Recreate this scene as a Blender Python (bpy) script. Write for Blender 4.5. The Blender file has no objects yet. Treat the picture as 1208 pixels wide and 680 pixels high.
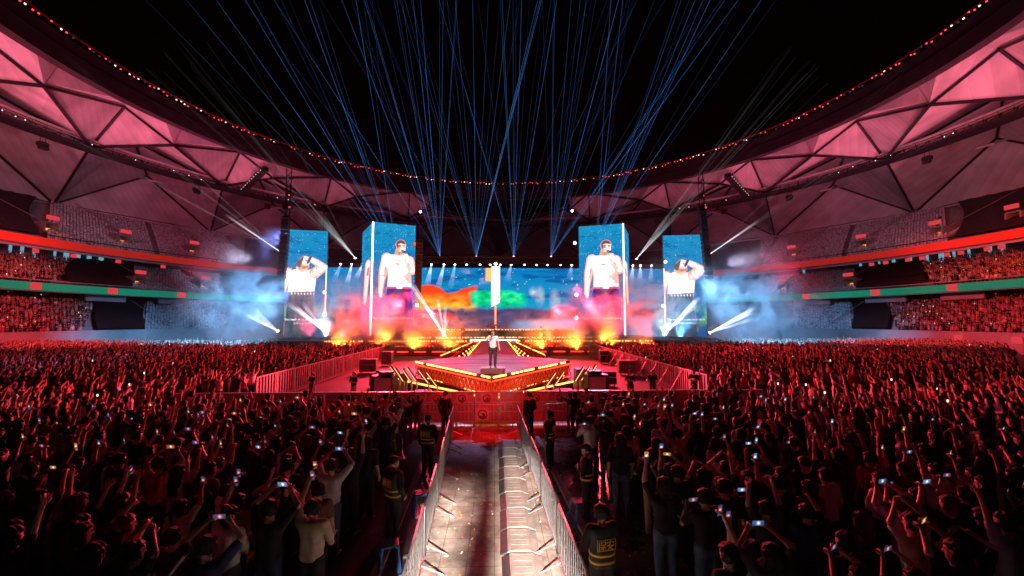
import bpy, math, random
import numpy as np
from mathutils import Vector, Matrix
random.seed(7)
RN = np.random.RandomState(11)
SC = bpy.context.scene
COL = SC.collection
rad = math.radians

# ------------------------------------------------------------------ materials
MATS = {}
def nodes_of(name):
    m = bpy.data.materials.new(name); m.use_nodes = True
    nt = m.node_tree; nt.nodes.clear()
    out = nt.nodes.new('ShaderNodeOutputMaterial')
    return m, nt, out
def pbr(name, col, rough=0.6, metal=0.0, var=0.25, scale=8.0, bump=0.0, spec=0.4, attr=None, coat=0.0):
    """Principled material whose base colour and roughness are broken up by object-space noise."""
    if name in MATS: return MATS[name]
    m, nt, out = nodes_of(name)
    N, L = nt.nodes, nt.links
    b = N.new('ShaderNodeBsdfPrincipled'); L.new(b.outputs[0], out.inputs[0])
    b.inputs['Metallic'].default_value = metal
    b.inputs['Specular IOR Level'].default_value = spec
    b.inputs['Coat Weight'].default_value = coat
    tc = N.new('ShaderNodeTexCoord')
    nz = N.new('ShaderNodeTexNoise'); nz.inputs['Scale'].default_value = scale; nz.inputs['Detail'].default_value = 5
    L.new(tc.outputs['Object'], nz.inputs['Vector'])
    mr = N.new('ShaderNodeMapRange'); mr.inputs[1].default_value = .3; mr.inputs[2].default_value = .7
    mr.inputs[3].default_value = 1 - var; mr.inputs[4].default_value = 1 + var
    L.new(nz.outputs[0], mr.inputs[0])
    mx = N.new('ShaderNodeMix'); mx.data_type = 'RGBA'; mx.blend_type = 'MULTIPLY'; mx.inputs[0].default_value = 1
    if attr:
        a = N.new('ShaderNodeAttribute'); a.attribute_name = attr
        L.new(a.outputs['Color'], mx.inputs[6])
    else:
        mx.inputs[6].default_value = (*col, 1)
    L.new(mr.outputs[0], mx.inputs[7])
    L.new(mx.outputs[2], b.inputs['Base Color'])
    r2 = N.new('ShaderNodeMapRange'); r2.inputs[1].default_value = .3; r2.inputs[2].default_value = .7
    r2.inputs[3].default_value = max(.03, rough - .12); r2.inputs[4].default_value = min(1, rough + .12)
    L.new(nz.outputs[0], r2.inputs[0]); L.new(r2.outputs[0], b.inputs['Roughness'])
    if bump:
        bp = N.new('ShaderNodeBump'); bp.inputs['Strength'].default_value = bump; bp.inputs['Distance'].default_value = .02
        n2 = N.new('ShaderNodeTexNoise'); n2.inputs['Scale'].default_value = scale * 4; n2.inputs['Detail'].default_value = 4
        L.new(tc.outputs['Object'], n2.inputs['Vector']); L.new(n2.outputs[0], bp.inputs['Height'])
        L.new(bp.outputs[0], b.inputs['Normal'])
    MATS[name] = m
    return m
def glow(name, col, strength, sample=False):
    if name in MATS: return MATS[name]
    m, nt, out = nodes_of(name)
    e = nt.nodes.new('ShaderNodeEmission'); e.inputs[0].default_value = (*col, 1); e.inputs[1].default_value = strength
    nt.links.new(e.outputs[0], out.inputs[0])
    m.cycles.emission_sampling = 'AUTO' if sample else 'NONE'
    MATS[name] = m
    return m
def screen_mat(name, strength, pix=0.0):
    """LED display: shows the picture stored in the mesh's colour attribute, with the fine dark grid of its LED modules."""
    m, nt, out = nodes_of(name)
    N, L = nt.nodes, nt.links
    e = N.new('ShaderNodeEmission'); a = N.new('ShaderNodeAttribute'); a.attribute_name = 'picture'
    L.new(a.outputs['Color'], e.inputs[0]); e.inputs[1].default_value = strength
    L.new(e.outputs[0], out.inputs[0])
    MATS[name] = m
    return m
def beam_mat(name, col, strength):
    """A shaft of light: additive emission that fades along the shaft (attribute 'fade')."""
    m, nt, out = nodes_of(name)
    N, L = nt.nodes, nt.links
    e = N.new('ShaderNodeEmission'); e.inputs[0].default_value = (*col, 1)
    a = N.new('ShaderNodeAttribute'); a.attribute_name = 'fade'
    ml = N.new('ShaderNodeMath'); ml.operation = 'MULTIPLY'; ml.inputs[1].default_value = strength
    L.new(a.outputs['Fac'], ml.inputs[0]); L.new(ml.outputs[0], e.inputs[1])
    t = N.new('ShaderNodeBsdfTransparent'); ad = N.new('ShaderNodeAddShader')
    L.new(e.outputs[0], ad.inputs[0]); L.new(t.outputs[0], ad.inputs[1]); L.new(ad.outputs[0], out.inputs[0])
    m.cycles.emission_sampling = 'NONE'
    MATS[name] = m
    return m

# ------------------------------------------------------------------ mesh helpers
class MB:
    """Collects vertices and faces (with material index) for ONE mesh object."""
    def __init__(s): s.v = []; s.f = []; s.mi = []
    def add(s, vs, fs, mi=0):
        o = len(s.v); s.v += [tuple(p) for p in vs]; s.f += [tuple(i + o for i in f) for f in fs]; s.mi += [mi] * len(fs)
    def box(s, c, size, rz=0.0, mi=0, rx=0.0, ry=0.0):
        M = Matrix.Translation(c) @ Matrix.Rotation(rz, 4, 'Z') @ Matrix.Rotation(ry, 4, 'Y') @ Matrix.Rotation(rx, 4, 'X')
        x, y, z = (q / 2 for q in size)
        vs = [M @ Vector(p) for p in ((-x,-y,-z),(x,-y,-z),(x,y,-z),(-x,y,-z),(-x,-y,z),(x,-y,z),(x,y,z),(-x,y,z))]
        s.add(vs, [(3,2,1,0),(4,5,6,7),(0,1,5,4),(1,2,6,5),(2,3,7,6),(3,0,4,7)], mi)
    def cbox(s, c, size, b, rz=0.0, mi=0):
        """box with chamfered vertical and top edges"""
        x, y, z = (q / 2 for q in size)
        M = Matrix.Translation(c) @ Matrix.Rotation(rz, 4, 'Z')
        def ring(i, zz): return [(-x+i+b,-y+i,zz),(x-i-b,-y+i,zz),(x-i,-y+i+b,zz),(x-i,y-i-b,zz),(x-i-b,y-i,zz),(-x+i+b,y-i,zz),(-x+i,y-i-b,zz),(-x+i,-y+i+b,zz)]
        rs = [ring(b,-z), ring(0,-z+b), ring(0,z-b), ring(b,z)]
        vs = [M @ Vector(p) for r in rs for p in r]; fs = [tuple(range(7,-1,-1)), tuple(range(24,32))]
        for k in range(3):
            for i in range(8):
                j = (i+1) % 8; fs.append((k*8+i, k*8+j, k*8+8+j, k*8+8+i))
        s.add(vs, fs, mi)
    def tube(s, pts, r, n=6, mi=0, cap=True):
        pts = [Vector(p) for p in pts]; rs = r if isinstance(r, (list, tuple)) else [r] * len(pts)
        vs = []; fs = []; u = None
        for i, p in enumerate(pts):
            t = (pts[min(i+1, len(pts)-1)] - pts[max(i-1, 0)])
            if t.length < 1e-9: t = Vector((0,0,1))
            t.normalize()
            if u is None:
                u = t.orthogonal().normalized()
            else:
                u = (u - t * u.dot(t))
                u = u.normalized() if u.length > 1e-6 else t.orthogonal().normalized()
            w = t.cross(u)
            for k in range(n):
                a = 2 * math.pi * k / n
                vs.append(p + (u * math.cos(a) + w * math.sin(a)) * rs[i])
        for i in range(len(pts) - 1):
            for k in range(n):
                j = (k+1) % n; fs.append((i*n+k, i*n+j, (i+1)*n+j, (i+1)*n+k))
        if cap:
            fs.append(tuple(range(n-1, -1, -1))); fs.append(tuple(range((len(pts)-1)*n, len(pts)*n)))
        s.add(vs, fs, mi)
    def bar(s, a, b, w, h, mi=0):
        """rectangular bar from a to b"""
        a = Vector(a); b = Vector(b); t = (b - a).normalized()
        u = Vector((0,0,1)).cross(t); u = u.normalized() if u.length > 1e-4 else Vector((1,0,0))
        k = t.cross(u); vs = []
        for p in (a, b):
            for (i, j) in ((-1,-1),(1,-1),(1,1),(-1,1)): vs.append(p + u*(i*w/2) + k*(j*h/2))
        s.add(vs, [(3,2,1,0),(4,5,6,7),(0,1,5,4),(1,2,6,5),(2,3,7,6),(3,0,4,7)], mi)
    def lathe(s, prof, n=12, c=(0,0,0), mi=0):
        vs = []; fs = []
        for (r, z) in prof:
            for k in range(n):
                a = 2*math.pi*k/n; vs.append((c[0]+r*math.cos(a), c[1]+r*math.sin(a), c[2]+z))
        for i in range(len(prof)-1):
            for k in range(n):
                j = (k+1) % n; fs.append((i*n+k, i*n+j, (i+1)*n+j, (i+1)*n+k))
        fs.append(tuple(range(n-1,-1,-1))); fs.append(tuple(range((len(prof)-1)*n, len(prof)*n)))
        s.add(vs, fs, mi)
    def prism(s, poly, depth, M=Matrix(), mi=0):
        """poly in local xz, extruded along local -y by depth"""
        n = len(poly)
        vs = [M @ Vector((x, 0, z)) for x, z in poly] + [M @ Vector((x, -depth, z)) for x, z in poly]
        fs = [tuple(range(n-1,-1,-1)), tuple(range(n, 2*n))] + [(i, (i+1) % n, n+(i+1) % n, n+i) for i in range(n)]
        s.add(vs, fs, mi)
    def mesh(s, name, mats, smooth=False):
        me = bpy.data.meshes.new(name); me.from_pydata(s.v, [], s.f)
        for m in (mats if isinstance(mats, (list, tuple)) else [mats]): me.materials.append(m)
        if len(me.materials) > 1: me.polygons.foreach_set('material_index', s.mi)
        if smooth: me.polygons.foreach_set('use_smooth', [True] * len(me.polygons))
        me.update(); return me
def link(name, me, parent=None, M=None):
    o = bpy.data.objects.new(name, me); COL.objects.link(o)
    if parent is not None: o.parent = parent
    if M is not None: o.matrix_local = M
    return o
def tag(o, label=None, cat=None, group=None, kind=None):
    if label: o['label'] = label
    if cat: o['category'] = cat
    if group: o['group'] = group
    if kind: o['kind'] = kind
    return o
def empty(name, loc=(0,0,0), rz=0.0):
    o = bpy.data.objects.new(name, None); COL.objects.link(o); o.location = loc; o.rotation_euler = (0,0,rz)
    o.empty_display_size = .2
    return o
def copy_tree(o, parent=None):
    c = o.copy(); COL.objects.link(c)
    if parent is not None: c.parent = parent
    for ch in o.children: copy_tree(ch, c)
    return c
def np_mesh(name, V, Q, mats, col=None, attr='col', smooth=True, mi=None):
    """numpy verts (n,3) + quads (m,4) -> mesh, optional per-vertex colour"""
    me = bpy.data.meshes.new(name)
    me.vertices.add(len(V)); me.vertices.foreach_set('co', np.ascontiguousarray(V, np.float32).ravel())
    k = Q.shape[1]; n = len(Q)
    me.loops.add(n*k); me.loops.foreach_set('vertex_index', np.ascontiguousarray(Q, np.int32).ravel())
    me.polygons.add(n); me.polygons.foreach_set('loop_start', np.arange(0, n*k, k, dtype=np.int32))
    me.polygons.foreach_set('use_smooth', np.full(n, smooth, bool))
    for m in (mats if isinstance(mats, (list, tuple)) else [mats]): me.materials.append(m)
    if mi is not None: me.polygons.foreach_set('material_index', np.asarray(mi, np.int32))
    me.update(calc_edges=True)
    if col is not None:
        a = me.color_attributes.new(attr, 'FLOAT_COLOR', 'POINT')
        c4 = np.ones((len(V), 4), np.float32); c4[:, :3] = col
        a.data.foreach_set('color', c4.ravel())
    return me
def ordinal(n):
    w = {1:'first',2:'second',3:'third',4:'fourth',5:'fifth',6:'sixth',7:'seventh',8:'eighth',9:'ninth',10:'tenth',11:'eleventh',12:'twelfth',13:'thirteenth',14:'fourteenth',15:'fifteenth',16:'sixteenth',17:'seventeenth',18:'eighteenth',19:'nineteenth',20:'twentieth'}
    if n in w: return w[n]
    t = {2:'twenty',3:'thirty',4:'forty',5:'fifty'}.get(n//10)
    if t and n % 10: return t + '-' + w[n % 10]
    return '%dth' % n

# ------------------------------------------------------------------ camera
CAMH = 4.6; FPX = 500.0
PITCH = math.atan(38/FPX); YAW = math.atan(20/FPX)
cam = bpy.data.cameras.new('camera'); cam.lens = 36*FPX/1208; cam.sensor_width = 36; cam.clip_start = .1; cam.clip_end = 2000
co = bpy.data.objects.new('camera', cam); COL.objects.link(co)
co.location = (0, 0, CAMH); co.rotation_euler = (math.pi/2 + PITCH, 0, -YAW)
SC.camera = co
CM = Matrix.Rotation(-YAW, 4, 'Z') @ Matrix.Rotation(math.pi/2 + PITCH, 4, 'X')
def W(px, py, depth):
    d = CM @ Vector(((px-604)/FPX, -(py-340)/FPX, -1)); return Vector((0,0,CAMH)) + d * (depth/d.y)
def WG(px, py, h=0.0):
    d = CM @ Vector(((px-604)/FPX, -(py-340)/FPX, -1)); return Vector((0,0,CAMH)) + d * ((h-CAMH)/d.z)
def PX(p):
    q = CM.transposed() @ (Vector(p) - Vector((0,0,CAMH))); return (604 - q.x/q.z*FPX, 340 + q.y/q.z*FPX)

# ------------------------------------------------------------------ world and render settings
SC.view_settings.view_transform = 'Standard'; SC.view_settings.look = 'None'
SC.view_settings.exposure = 0; SC.view_settings.gamma = 1
w = bpy.data.worlds.new('World'); SC.world = w; w.use_nodes = True
bg = w.node_tree.nodes['Background']
sky = w.node_tree.nodes.new('ShaderNodeTexSky'); sky.sky_type = 'NISHITA'; sky.sun_disc = False
sky.sun_elevation = rad(-6); sky.sun_rotation = rad(0)
w.node_tree.links.new(sky.outputs[0], bg.inputs[0]); bg.inputs[1].default_value = 0.006
sl = bpy.data.lights.new('moon', 'SUN'); sl.energy = 0.004; sl.angle = rad(.5); sl.color = (.8,.85,1)
so = bpy.data.objects.new('moon', sl); COL.objects.link(so); so.rotation_euler = (rad(40), 0, rad(20))
SC.cycles.max_bounces = 6; SC.cycles.diffuse_bounces = 2; SC.cycles.glossy_bounces = 2
SC.cycles.transparent_max_bounces = 24; SC.cycles.volume_bounces = 0
SC.cycles.sample_clamp_indirect = 4; SC.cycles.sample_clamp_direct = 0
SC.cycles.use_denoising = True; SC.cycles.use_light_tree = True
SC.cycles.volume_step_rate = 2.0; SC.cycles.volume_max_steps = 96

def lamp(kind, name, loc, target, power, col, size=.3, cone=60, blend=.6):
    l = bpy.data.lights.new(name, kind); l.energy = power; l.color = col
    l.shadow_soft_size = size
    if kind == 'SPOT': l.spot_size = rad(cone); l.spot_blend = blend
    o = bpy.data.objects.new(name, l); COL.objects.link(o); o.location = loc
    if target is not None:
        o.rotation_euler = (Vector(target) - Vector(loc)).to_track_quat('-Z', 'Y').to_euler()
    return o
# ------------------------------------------------------------------ people: smooth-union bodies polygonised by surface nets
def surface_nets(F, o, h):
    ins = F < 0
    nx, ny, nz = F.shape
    cnt = np.zeros((nx-1, ny-1, nz-1), np.float32); acc = np.zeros((nx-1, ny-1, nz-1, 3), np.float32)
    cs = [(a,b,c) for a in (0,1) for b in (0,1) for c in (0,1)]
    def S(A, c): return A[c[0]:nx-1+c[0], c[1]:ny-1+c[1], c[2]:nz-1+c[2]]
    for a in cs:
        for ax in range(3):
            if a[ax]: continue
            b = list(a); b[ax] = 1
            fa, fb = S(F, a), S(F, b); cr = (fa < 0) != (fb < 0)
            t = np.where(cr, fa/np.where(cr, fa-fb, 1), 0)
            for k in range(3):
                acc[..., k] += np.where(cr, a[k] + (t if k == ax else 0), 0)
            cnt += cr
    act = cnt > 0; idx = -np.ones(act.shape, np.int64); idx[act] = np.arange(act.sum())
    g = np.argwhere(act).astype(np.float32)
    V = (g + acc[act]/cnt[act][:, None]) * h + np.array(o)
    Q = []
    for ax in range(3):
        b, c = (ax+1) % 3, (ax+2) % 3
        sl0 = [slice(1, -1)]*3; sl1 = [slice(1, -1)]*3
        sl0[ax] = slice(0, -1); sl1[ax] = slice(1, None)
        A = ins[tuple(sl0)]; B = ins[tuple(sl1)]
        for flip, msk in ((False, A & ~B), (True, ~A & B)):
            p = np.argwhere(msk)
            if not len(p): continue
            off = np.ones(3, int); off[ax] = 0; p = p + off
            def cell(db, dc):
                q = p.copy(); q[:, b] += db; q[:, c] += dc; return idx[q[:,0], q[:,1], q[:,2]]
            q = np.stack([cell(-1,-1), cell(0,-1), cell(0,0), cell(-1,0)], 1)
            Q.append(q[:, ::-1] if flip else q)
    return V.astype(np.float32), np.concatenate(Q)
class Field:
    def __init__(s, lo, hi, h):
        s.lo = np.array(lo, float); s.h = h
        s.n = np.ceil((np.array(hi)-s.lo)/h).astype(int)+1
        s.F = np.full(s.n, .5, np.float32); s.ax = [s.lo[i]+np.arange(s.n[i])*h for i in range(3)]
    def cap(s, a, b, ra, rb=None, k=.03, sub=False):
        rb = ra if rb is None else rb
        a = np.array(a, float); b = np.array(b, float); R = max(ra, rb) + .07
        lo = np.clip(np.floor((np.minimum(a,b)-R-s.lo)/s.h).astype(int), 0, s.n); hi = np.clip(np.ceil((np.maximum(a,b)+R-s.lo)/s.h).astype(int)+1, 0, s.n)
        if (hi <= lo).any(): return
        sl = tuple(slice(lo[i], hi[i]) for i in range(3))
        X, Y, Z = np.meshgrid(*[s.ax[i][sl[i]] for i in range(3)], indexing='ij')
        d = b-a; dd = max(d@d, 1e-9)
        t = np.clip(((X-a[0])*d[0]+(Y-a[1])*d[1]+(Z-a[2])*d[2])/dd, 0, 1)
        D = np.sqrt((X-a[0]-t*d[0])**2+(Y-a[1]-t*d[1])**2+(Z-a[2]-t*d[2])**2)-(ra+(rb-ra)*t)
        F = s.F[sl]
        if sub: s.F[sl] = np.maximum(F, -D); return
        hh = np.clip(.5+.5*(F-D)/k, 0, 1)
        s.F[sl] = F*(1-hh)+D*hh-k*hh*(1-hh)
    def grid(s): return np.meshgrid(*s.ax, indexing='ij')
    def mesh(s):
        s.F[[0,-1]] = .5; s.F[:, [0,-1]] = .5; s.F[:, :, [0,-1]] = .5
        return surface_nets(s.F, s.lo, s.h)

def nrm(v): v = np.array(v, float); return v/np.linalg.norm(v)
SH = .185
def arm(side, e, wv, hand=None):
    S = np.array([side*SH, 0, 1.41]); E = S + .285*nrm([side*e[0]-S[0], e[1]-S[1], e[2]-S[2]])
    Wt = E + .255*nrm([side*wv[0]-E[0], wv[1]-E[1], wv[2]-E[2]])
    hd = nrm(hand) if hand is not None else nrm(Wt-E)
    if hand is not None: hd = hd*np.array([side,1,1])
    return S, E, Wt, hd
DOWN = ((.25,-.03,1.14),(.25,.07,.90))
POSES = {  # (left arm, right arm, grip, phone, words)
 'down':   (DOWN, DOWN, 'relax', None, 'arms down'),
 'film':   (((.32,.14,1.60),(.09,.27,1.83)), ((.32,.14,1.60),(.09,.27,1.83)), 'grip', 'wide', 'filming overhead'),
 'filmlow':(((.27,.15,1.22),(.09,.31,1.47)), ((.27,.15,1.22),(.09,.31,1.47)), 'grip', 'wide', 'filming at face height'),
 'phone':  (DOWN, ((.27,.12,1.64),(.21,.21,1.9)), 'grip', 'tall', 'one phone raised'),
 'phonel': (((.27,.12,1.64),(.21,.21,1.9)), ((.26,.04,1.17),(.1,.2,1.2)), 'grip', 'talll', 'left-handed phone raised'),
 'clap':   (((.33,.05,1.63),(.07,.13,1.84)), ((.33,.05,1.63),(.07,.13,1.84)), 'flat', None, 'clapping overhead'),
 'raise':  (DOWN, ((.24,.05,1.7),(.27,.1,1.96)), 'spread', None, 'open hand raised'),
 'fist':   (((.26,.05,1.17),(.1,.2,1.2)), ((.25,.12,1.66),(.24,.16,1.92)), 'fist', None, 'fist raised'),
 'wide':   (((.38,.05,1.58),(.47,.1,1.84)), ((.38,.05,1.58),(.47,.1,1.84)), 'spread', None, 'arms spread high'),
 'fold':   (((.26,.05,1.17),(-.05,.2,1.2)), ((.26,.05,1.17),(-.02,.22,1.25)), 'relax', None, 'arms folded'),
 'point':  (DOWN, ((.27,.2,1.56),(.26,.44,1.72)), 'point', None, 'pointing ahead'),
 'high':   (((.27,.05,1.68),(.22,.1,1.95)), ((.25,.05,1.7),(.2,.1,1.95)), 'spread', None, 'arms straight up'),
 'guard':  (((.27,-.04,1.15),(.25,.02,.9)), ((.28,-.02,1.15),(.2,.12,.95)), 'relax', None, 'arms at the sides'),
 'sing':   (((.27,-.02,1.14),(.3,.05,.9)), ((.30,.16,1.28),(.05,.2,1.5)), 'grip', None, 'microphone at the mouth'),
 'play':   (((.28,.1,1.17),(.3,.36,1.2)), ((.27,.02,1.15),(.02,.22,1.06)), 'grip', None, 'playing guitar'),
}
def tubes_np(pts, rs, n=5):
    mb = MB(); mb.tube(pts, rs, n); return mb
def fingers(mb, Wt, hd, side, grip, inward):
    """four unequal bent fingers and a thumb rooted in the palm"""
    W0 = Vector(Wt); h = Vector(hd); inw = Vector(inward)
    pn = (inw - h*inw.dot(h)); pn = pn.normalized() if pn.length > 1e-3 else h.orthogonal().normalized()   # palm normal
    sd = h.cross(pn).normalized() * (1)
    if sd.dot(Vector((0,1,0))) < 0 and abs(sd.y) > .2: sd = -sd
    base = W0 + h*.07
    for i, (off, ln) in enumerate(((-.03,.066),(-.01,.08),(.011,.085),(.031,.076))):
        curl = {'relax':.5,'grip':1.25,'flat':.08,'spread':.12,'fist':2.0,'point':2.0 if i != 3 else .05}[grip]
        spread = {'spread':.35,'flat':.03}.get(grip, .06)*(off/.03)
        d = (h + sd*spread).normalized(); p = base + sd*off*.95; P = [p - h*.02, p]
        for j, fr in enumerate((.45,.32,.23)):
            a = curl*(.55 + .35*j)
            dd = d*math.cos(a) + pn*math.sin(a); P.append(P[-1] + dd*ln*fr)
        mb.tube(P, [.0095,.0095,.0088,.008,.006], 5)
    t0 = W0 + h*.025 + sd*.026; td = (h*.6 + sd*.75 + pn*(.9 if grip in ('grip','fist') else .3)).normalized()
    mb.tube([t0 - sd*.01, t0 + td*.03, t0 + td*.05 + h*.012, t0 + td*.058 + h*.03], [.012,.0115,.0095,.007], 5)
def body_field(pose, h, fat=0.0, lo=(-.62,-.36,-.02), hi=(.62,.62,2.2)):
    Fd = Field(lo, hi, h)
    A = [arm(-1, *POSES[pose][0]), arm(1, *POSES[pose][1])]
    return Fd, A
def legs(Fd, off=0.0, st=0.0, ankle=.09):
    for s in (-1, 1):
        hip = (s*.092, 0, .90); kn = (s*(.105+st*.5), .015, .49); an = (s*(.115+st), -.015, ankle)
        Fd.cap(hip, kn, .086+off, .056+off); Fd.cap(kn, an, .056+off, .04+off)
def torso(Fd, off=0.0, fem=0.0):
    for s in (-1, 1):
        Fd.cap((s*.06,0,.94), (s*.05,0,1.10), .102+off+fem*.006, .094+off-fem*.008, .05)
        Fd.cap((s*.05,0,1.10), (s*.075,.005,1.32), .094+off-fem*.006, .103+off, .05)
        Fd.cap((s*.06,-.005,1.37), (s*(SH-.02),-.005,1.40), .075+off, .062+off, .05)
HEAD0 = np.array([0, .015, 1.475])
def head(Fd, off=0.0):
    Fd.cap((0,.0,1.40),(0,.02,1.52), .056+off, .05+off)
    Fd.cap((0,.0,1.585),(0,-.004,1.632), .086+off, .09+off, .03)
    Fd.cap((0,.045,1.60),(0,.05,1.625), .055+off, .058+off, .03)
    Fd.cap((0,.03,1.555),(0,.062,1.525), .056+off, .036+off, .03)
    if off == 0:
        Fd.cap((0,.102,1.6),(0,.118,1.572), .011, .015, .012)
        for s in (-1, 1):
            Fd.cap((s*.092,-.005,1.565),(s*.096,-.012,1.605), .014, .018, .012)
            Fd.cap((s*.033,.118,1.603),(s*.03,.118,1.603), .013, .013, sub=True)
BODY_CACHE = {}
def cloth_folds(Fd, amp):
    X, Y, Z = Fd.grid()
    Fd.F += amp*(np.sin(23*Z + 9*X + 4*np.sin(7*Y+3*X)) * np.sin(11*X + 5*Z + 8*Y)).astype(np.float32)
def person_meshes(pose, h=.02):
    """skin body, shirt, jacket-length sleeves and trousers for one pose"""
    key = (pose, h)
    if key in BODY_CACHE: return BODY_CACHE[key]
    grip = POSES[pose][2]
    Fd, A = body_field(pose, h)
    torso(Fd, -.006); legs(Fd); head(Fd)
    fm = MB()
    for s, (S, E, Wt, hd) in zip((-1, 1), A):
        Fd.cap(S, E, .05, .04, .03); Fd.cap(E, Wt, .041, .028, .02)
        up = Wt[2] > 1.35
        inw = np.array([-s*1.0, .25, 0]) if up else np.array([-s*1.0, .1, .0])
        if POSES[pose][3] or grip == 'grip': inw = np.array([-s*.6, .8, .1])
        g = grip if (up or pose in ('fold','film','filmlow','play','sing')) else 'relax'
        pn = inw - hd*(inw@hd); sdv = np.cross(hd, nrm(pn))
        for q in (-.018, .018): Fd.cap(Wt+hd*.005+sdv*q*.4, Wt+hd*.07+sdv*q, .021, .02, .02)
        fingers(fm, Wt, hd, s, g, inw)
        fx = s*.115
        Fd.cap((fx,-.04,.045),(fx+s*.02,.15,.03), .042, .032, .03)   # shoe-shaped foot
    V, Q = Fd.mesh()
    fv = np.array([tuple(v) for v in fm.v], np.float32); quads = [f for f in fm.f if len(f) == 4]
    caps = [f for f in fm.f if len(f) == 5]
    fq = np.array(quads + [(f[0],f[1],f[2],f[3]) for f in caps] + [(f[0],f[3],f[4],f[4]) for f in caps], np.int64)
    tri = fq[:, 2] == fq[:, 3]
    # keep quads only; the pentagon caps' last corner is tiny
    V2 = np.concatenate([V, fv]); Q2 = np.concatenate([Q, fq[~tri]+len(V)])
    col = np.ones((len(V2), 3), np.float32)*np.array([.47,.29,.205], np.float32)
    x, y, z = V2[:,0], V2[:,1], V2[:,2]
    face = (y > .07) & (abs(x) < .08)
    eye = face & (abs(abs(x)-.033) < .018) & (abs(z-1.604) < .010); col[eye] = (.03,.02,.02)
    brow = face & (abs(abs(x)-.035) < .025) & (abs(z-1.627) < .007); col[brow] = (.05,.03,.025)
    lips = face & (abs(x) < .026) & (abs(z-1.543) < .009); col[lips] = (.42,.16,.13)
    col[z < .085] = (.08,.08,.085)                                        # shoes
    body = np_mesh('person_body', V2, Q2, SKIN, col)
    # shirt
    Fd, A = body_field(pose, h)
    torso(Fd, .014)
    for (S, E, Wt, hd) in A:
        Fd.cap(S, S+(E-S)*.72, .067, .066, .035)
    X, Y, Z = Fd.grid()
    cloth_folds(Fd, .0055)
    Fd.F = np.maximum(Fd.F, .84-Z + .01*np.sin(9*X)); Fd.F = np.maximum(Fd.F, .075-np.sqrt(X**2+(Y-.015)**2) - np.clip(1.43-Z, 0, 1)*5)
    shirt = np_mesh('shirt', *Fd.mesh(), CLOTH[0][1])
    # long-sleeved jacket
    for (S, E, Wt, hd) in A:
        Fd.cap(S, E, .066, .056, .03); Fd.cap(E, E+(Wt-E)*.92, .055, .042, .02)
    Fd.F = np.maximum(Fd.F, .80-Z)
    jacket = np_mesh('jacket', *Fd.mesh(), CLOTH[0][1])
    Fd, A = body_field(pose, h, hi=(.62,.62,1.1))
    legs(Fd, .017); 
    for s in (-1,1): Fd.cap((s*.06,0,.9),(s*.06,0,.98), .112, .106, .04)
    X, Y, Z = Fd.grid(); cloth_folds(Fd, .004)
    Fd.F = np.maximum(Fd.F, np.maximum(.075-Z, Z-.99))
    trousers = np_mesh('trousers', *Fd.mesh(), CLOTH[0][1])
    BODY_CACHE[key] = (body, shirt, jacket, trousers, A)
    return BODY_CACHE[key]
HAIR = {}
def hair_mesh(kind):
    if kind in HAIR: return HAIR[kind]
    Fd = Field((-.24,-.34,1.1), (.24,.30,1.85), .016)
    head(Fd, .026 if kind not in ('cap','bald stubble') else .017)
    X, Y, Z = Fd.grid()
    if kind == 'short hair': cut = np.maximum((Y-.03) - np.clip(Z-1.66,0,1)*3, 1.545-Z-.25*np.clip(Y+.04,-.2,0))
    elif kind == 'cap': cut = np.maximum(1.635-Z + .06*Y, -9)
    elif kind == 'bald stubble': cut = np.maximum((Y-.02), 1.585-Z)
    else: cut = np.maximum((Y-.03) - np.clip(Z-1.65,0,1)*3, 1.47-Z)
    Fd.F = np.maximum(Fd.F, cut)
    if kind == 'long hair':
        for q in (-.055, 0, .055): Fd.cap((q,-.05,1.64),(q*1.2,-.10,1.26), .072, .04, .03)
    if kind == 'ponytail': Fd.cap((0,-.10,1.67),(0,-.17,1.60), .03, .036, .02); Fd.cap((0,-.17,1.60),(0,-.16,1.36), .036, .018, .02)
    if kind == 'hair bun': Fd.cap((0,-.075,1.74),(0,-.08,1.745), .048, .048, .015)
    if kind == 'bob hair':
        for q in (-.075, -.03, .03, .075): Fd.cap((q,-.03,1.62),(q*1.15,-.04,1.47), .05, .045, .03)
    if kind == 'cap': Fd.cap((0,.10,1.655),(0,.155,1.64), .052, .03, .01)
    X, Y, Z = Fd.grid()
    if kind != 'cap': Fd.F += (.009*np.sin(70*X+9*np.sin(14*Z))*np.sin(37*Z+30*Y)+.006*np.sin(95*Y+40*Z+20*X)).astype(np.float32)
    V, Q = Fd.mesh()
    HAIR[kind] = np_mesh('cap' if kind == 'cap' else 'hair', V, Q, MATS['cap_cloth'] if kind == 'cap' else MATS['hair_black'])
    return HAIR[kind]

SKIN = pbr('skin', (1,1,1), .5, var=.08, scale=20, attr='col', spec=.45)
pbr('hair_black', (.010,.008,.008), .62, var=.4, scale=60, bump=.6, spec=.28)
pbr('hair_brown', (.04,.02,.012), .62, var=.4, scale=60, bump=.6, spec=.28)
pbr('hair_light', (.13,.07,.035), .62, var=.4, scale=60, bump=.6, spec=.28)
pbr('cap_cloth', (.02,.02,.024), .8)
CLOTH = [(n, pbr('cloth_' + n.replace(' ','_'), c, .82, var=.18, scale=9, bump=.25, spec=.25), wgt) for n, c, wgt in (
    ('black', (.012,.012,.014), 40), ('charcoal', (.045,.045,.05), 14), ('navy', (.014,.022,.07), 12), ('white', (.72,.72,.72), 9),
    ('light grey', (.38,.38,.40), 7), ('brown', (.13,.08,.055), 5), ('dusty pink', (.5,.27,.27), 4), ('beige', (.48,.38,.27), 4),
    ('red', (.42,.03,.03), 2), ('dark green', (.03,.08,.05), 2), ('pale blue', (.28,.40,.58), 3))]
CL = {n: m for n, m, _ in CLOTH}
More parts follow.
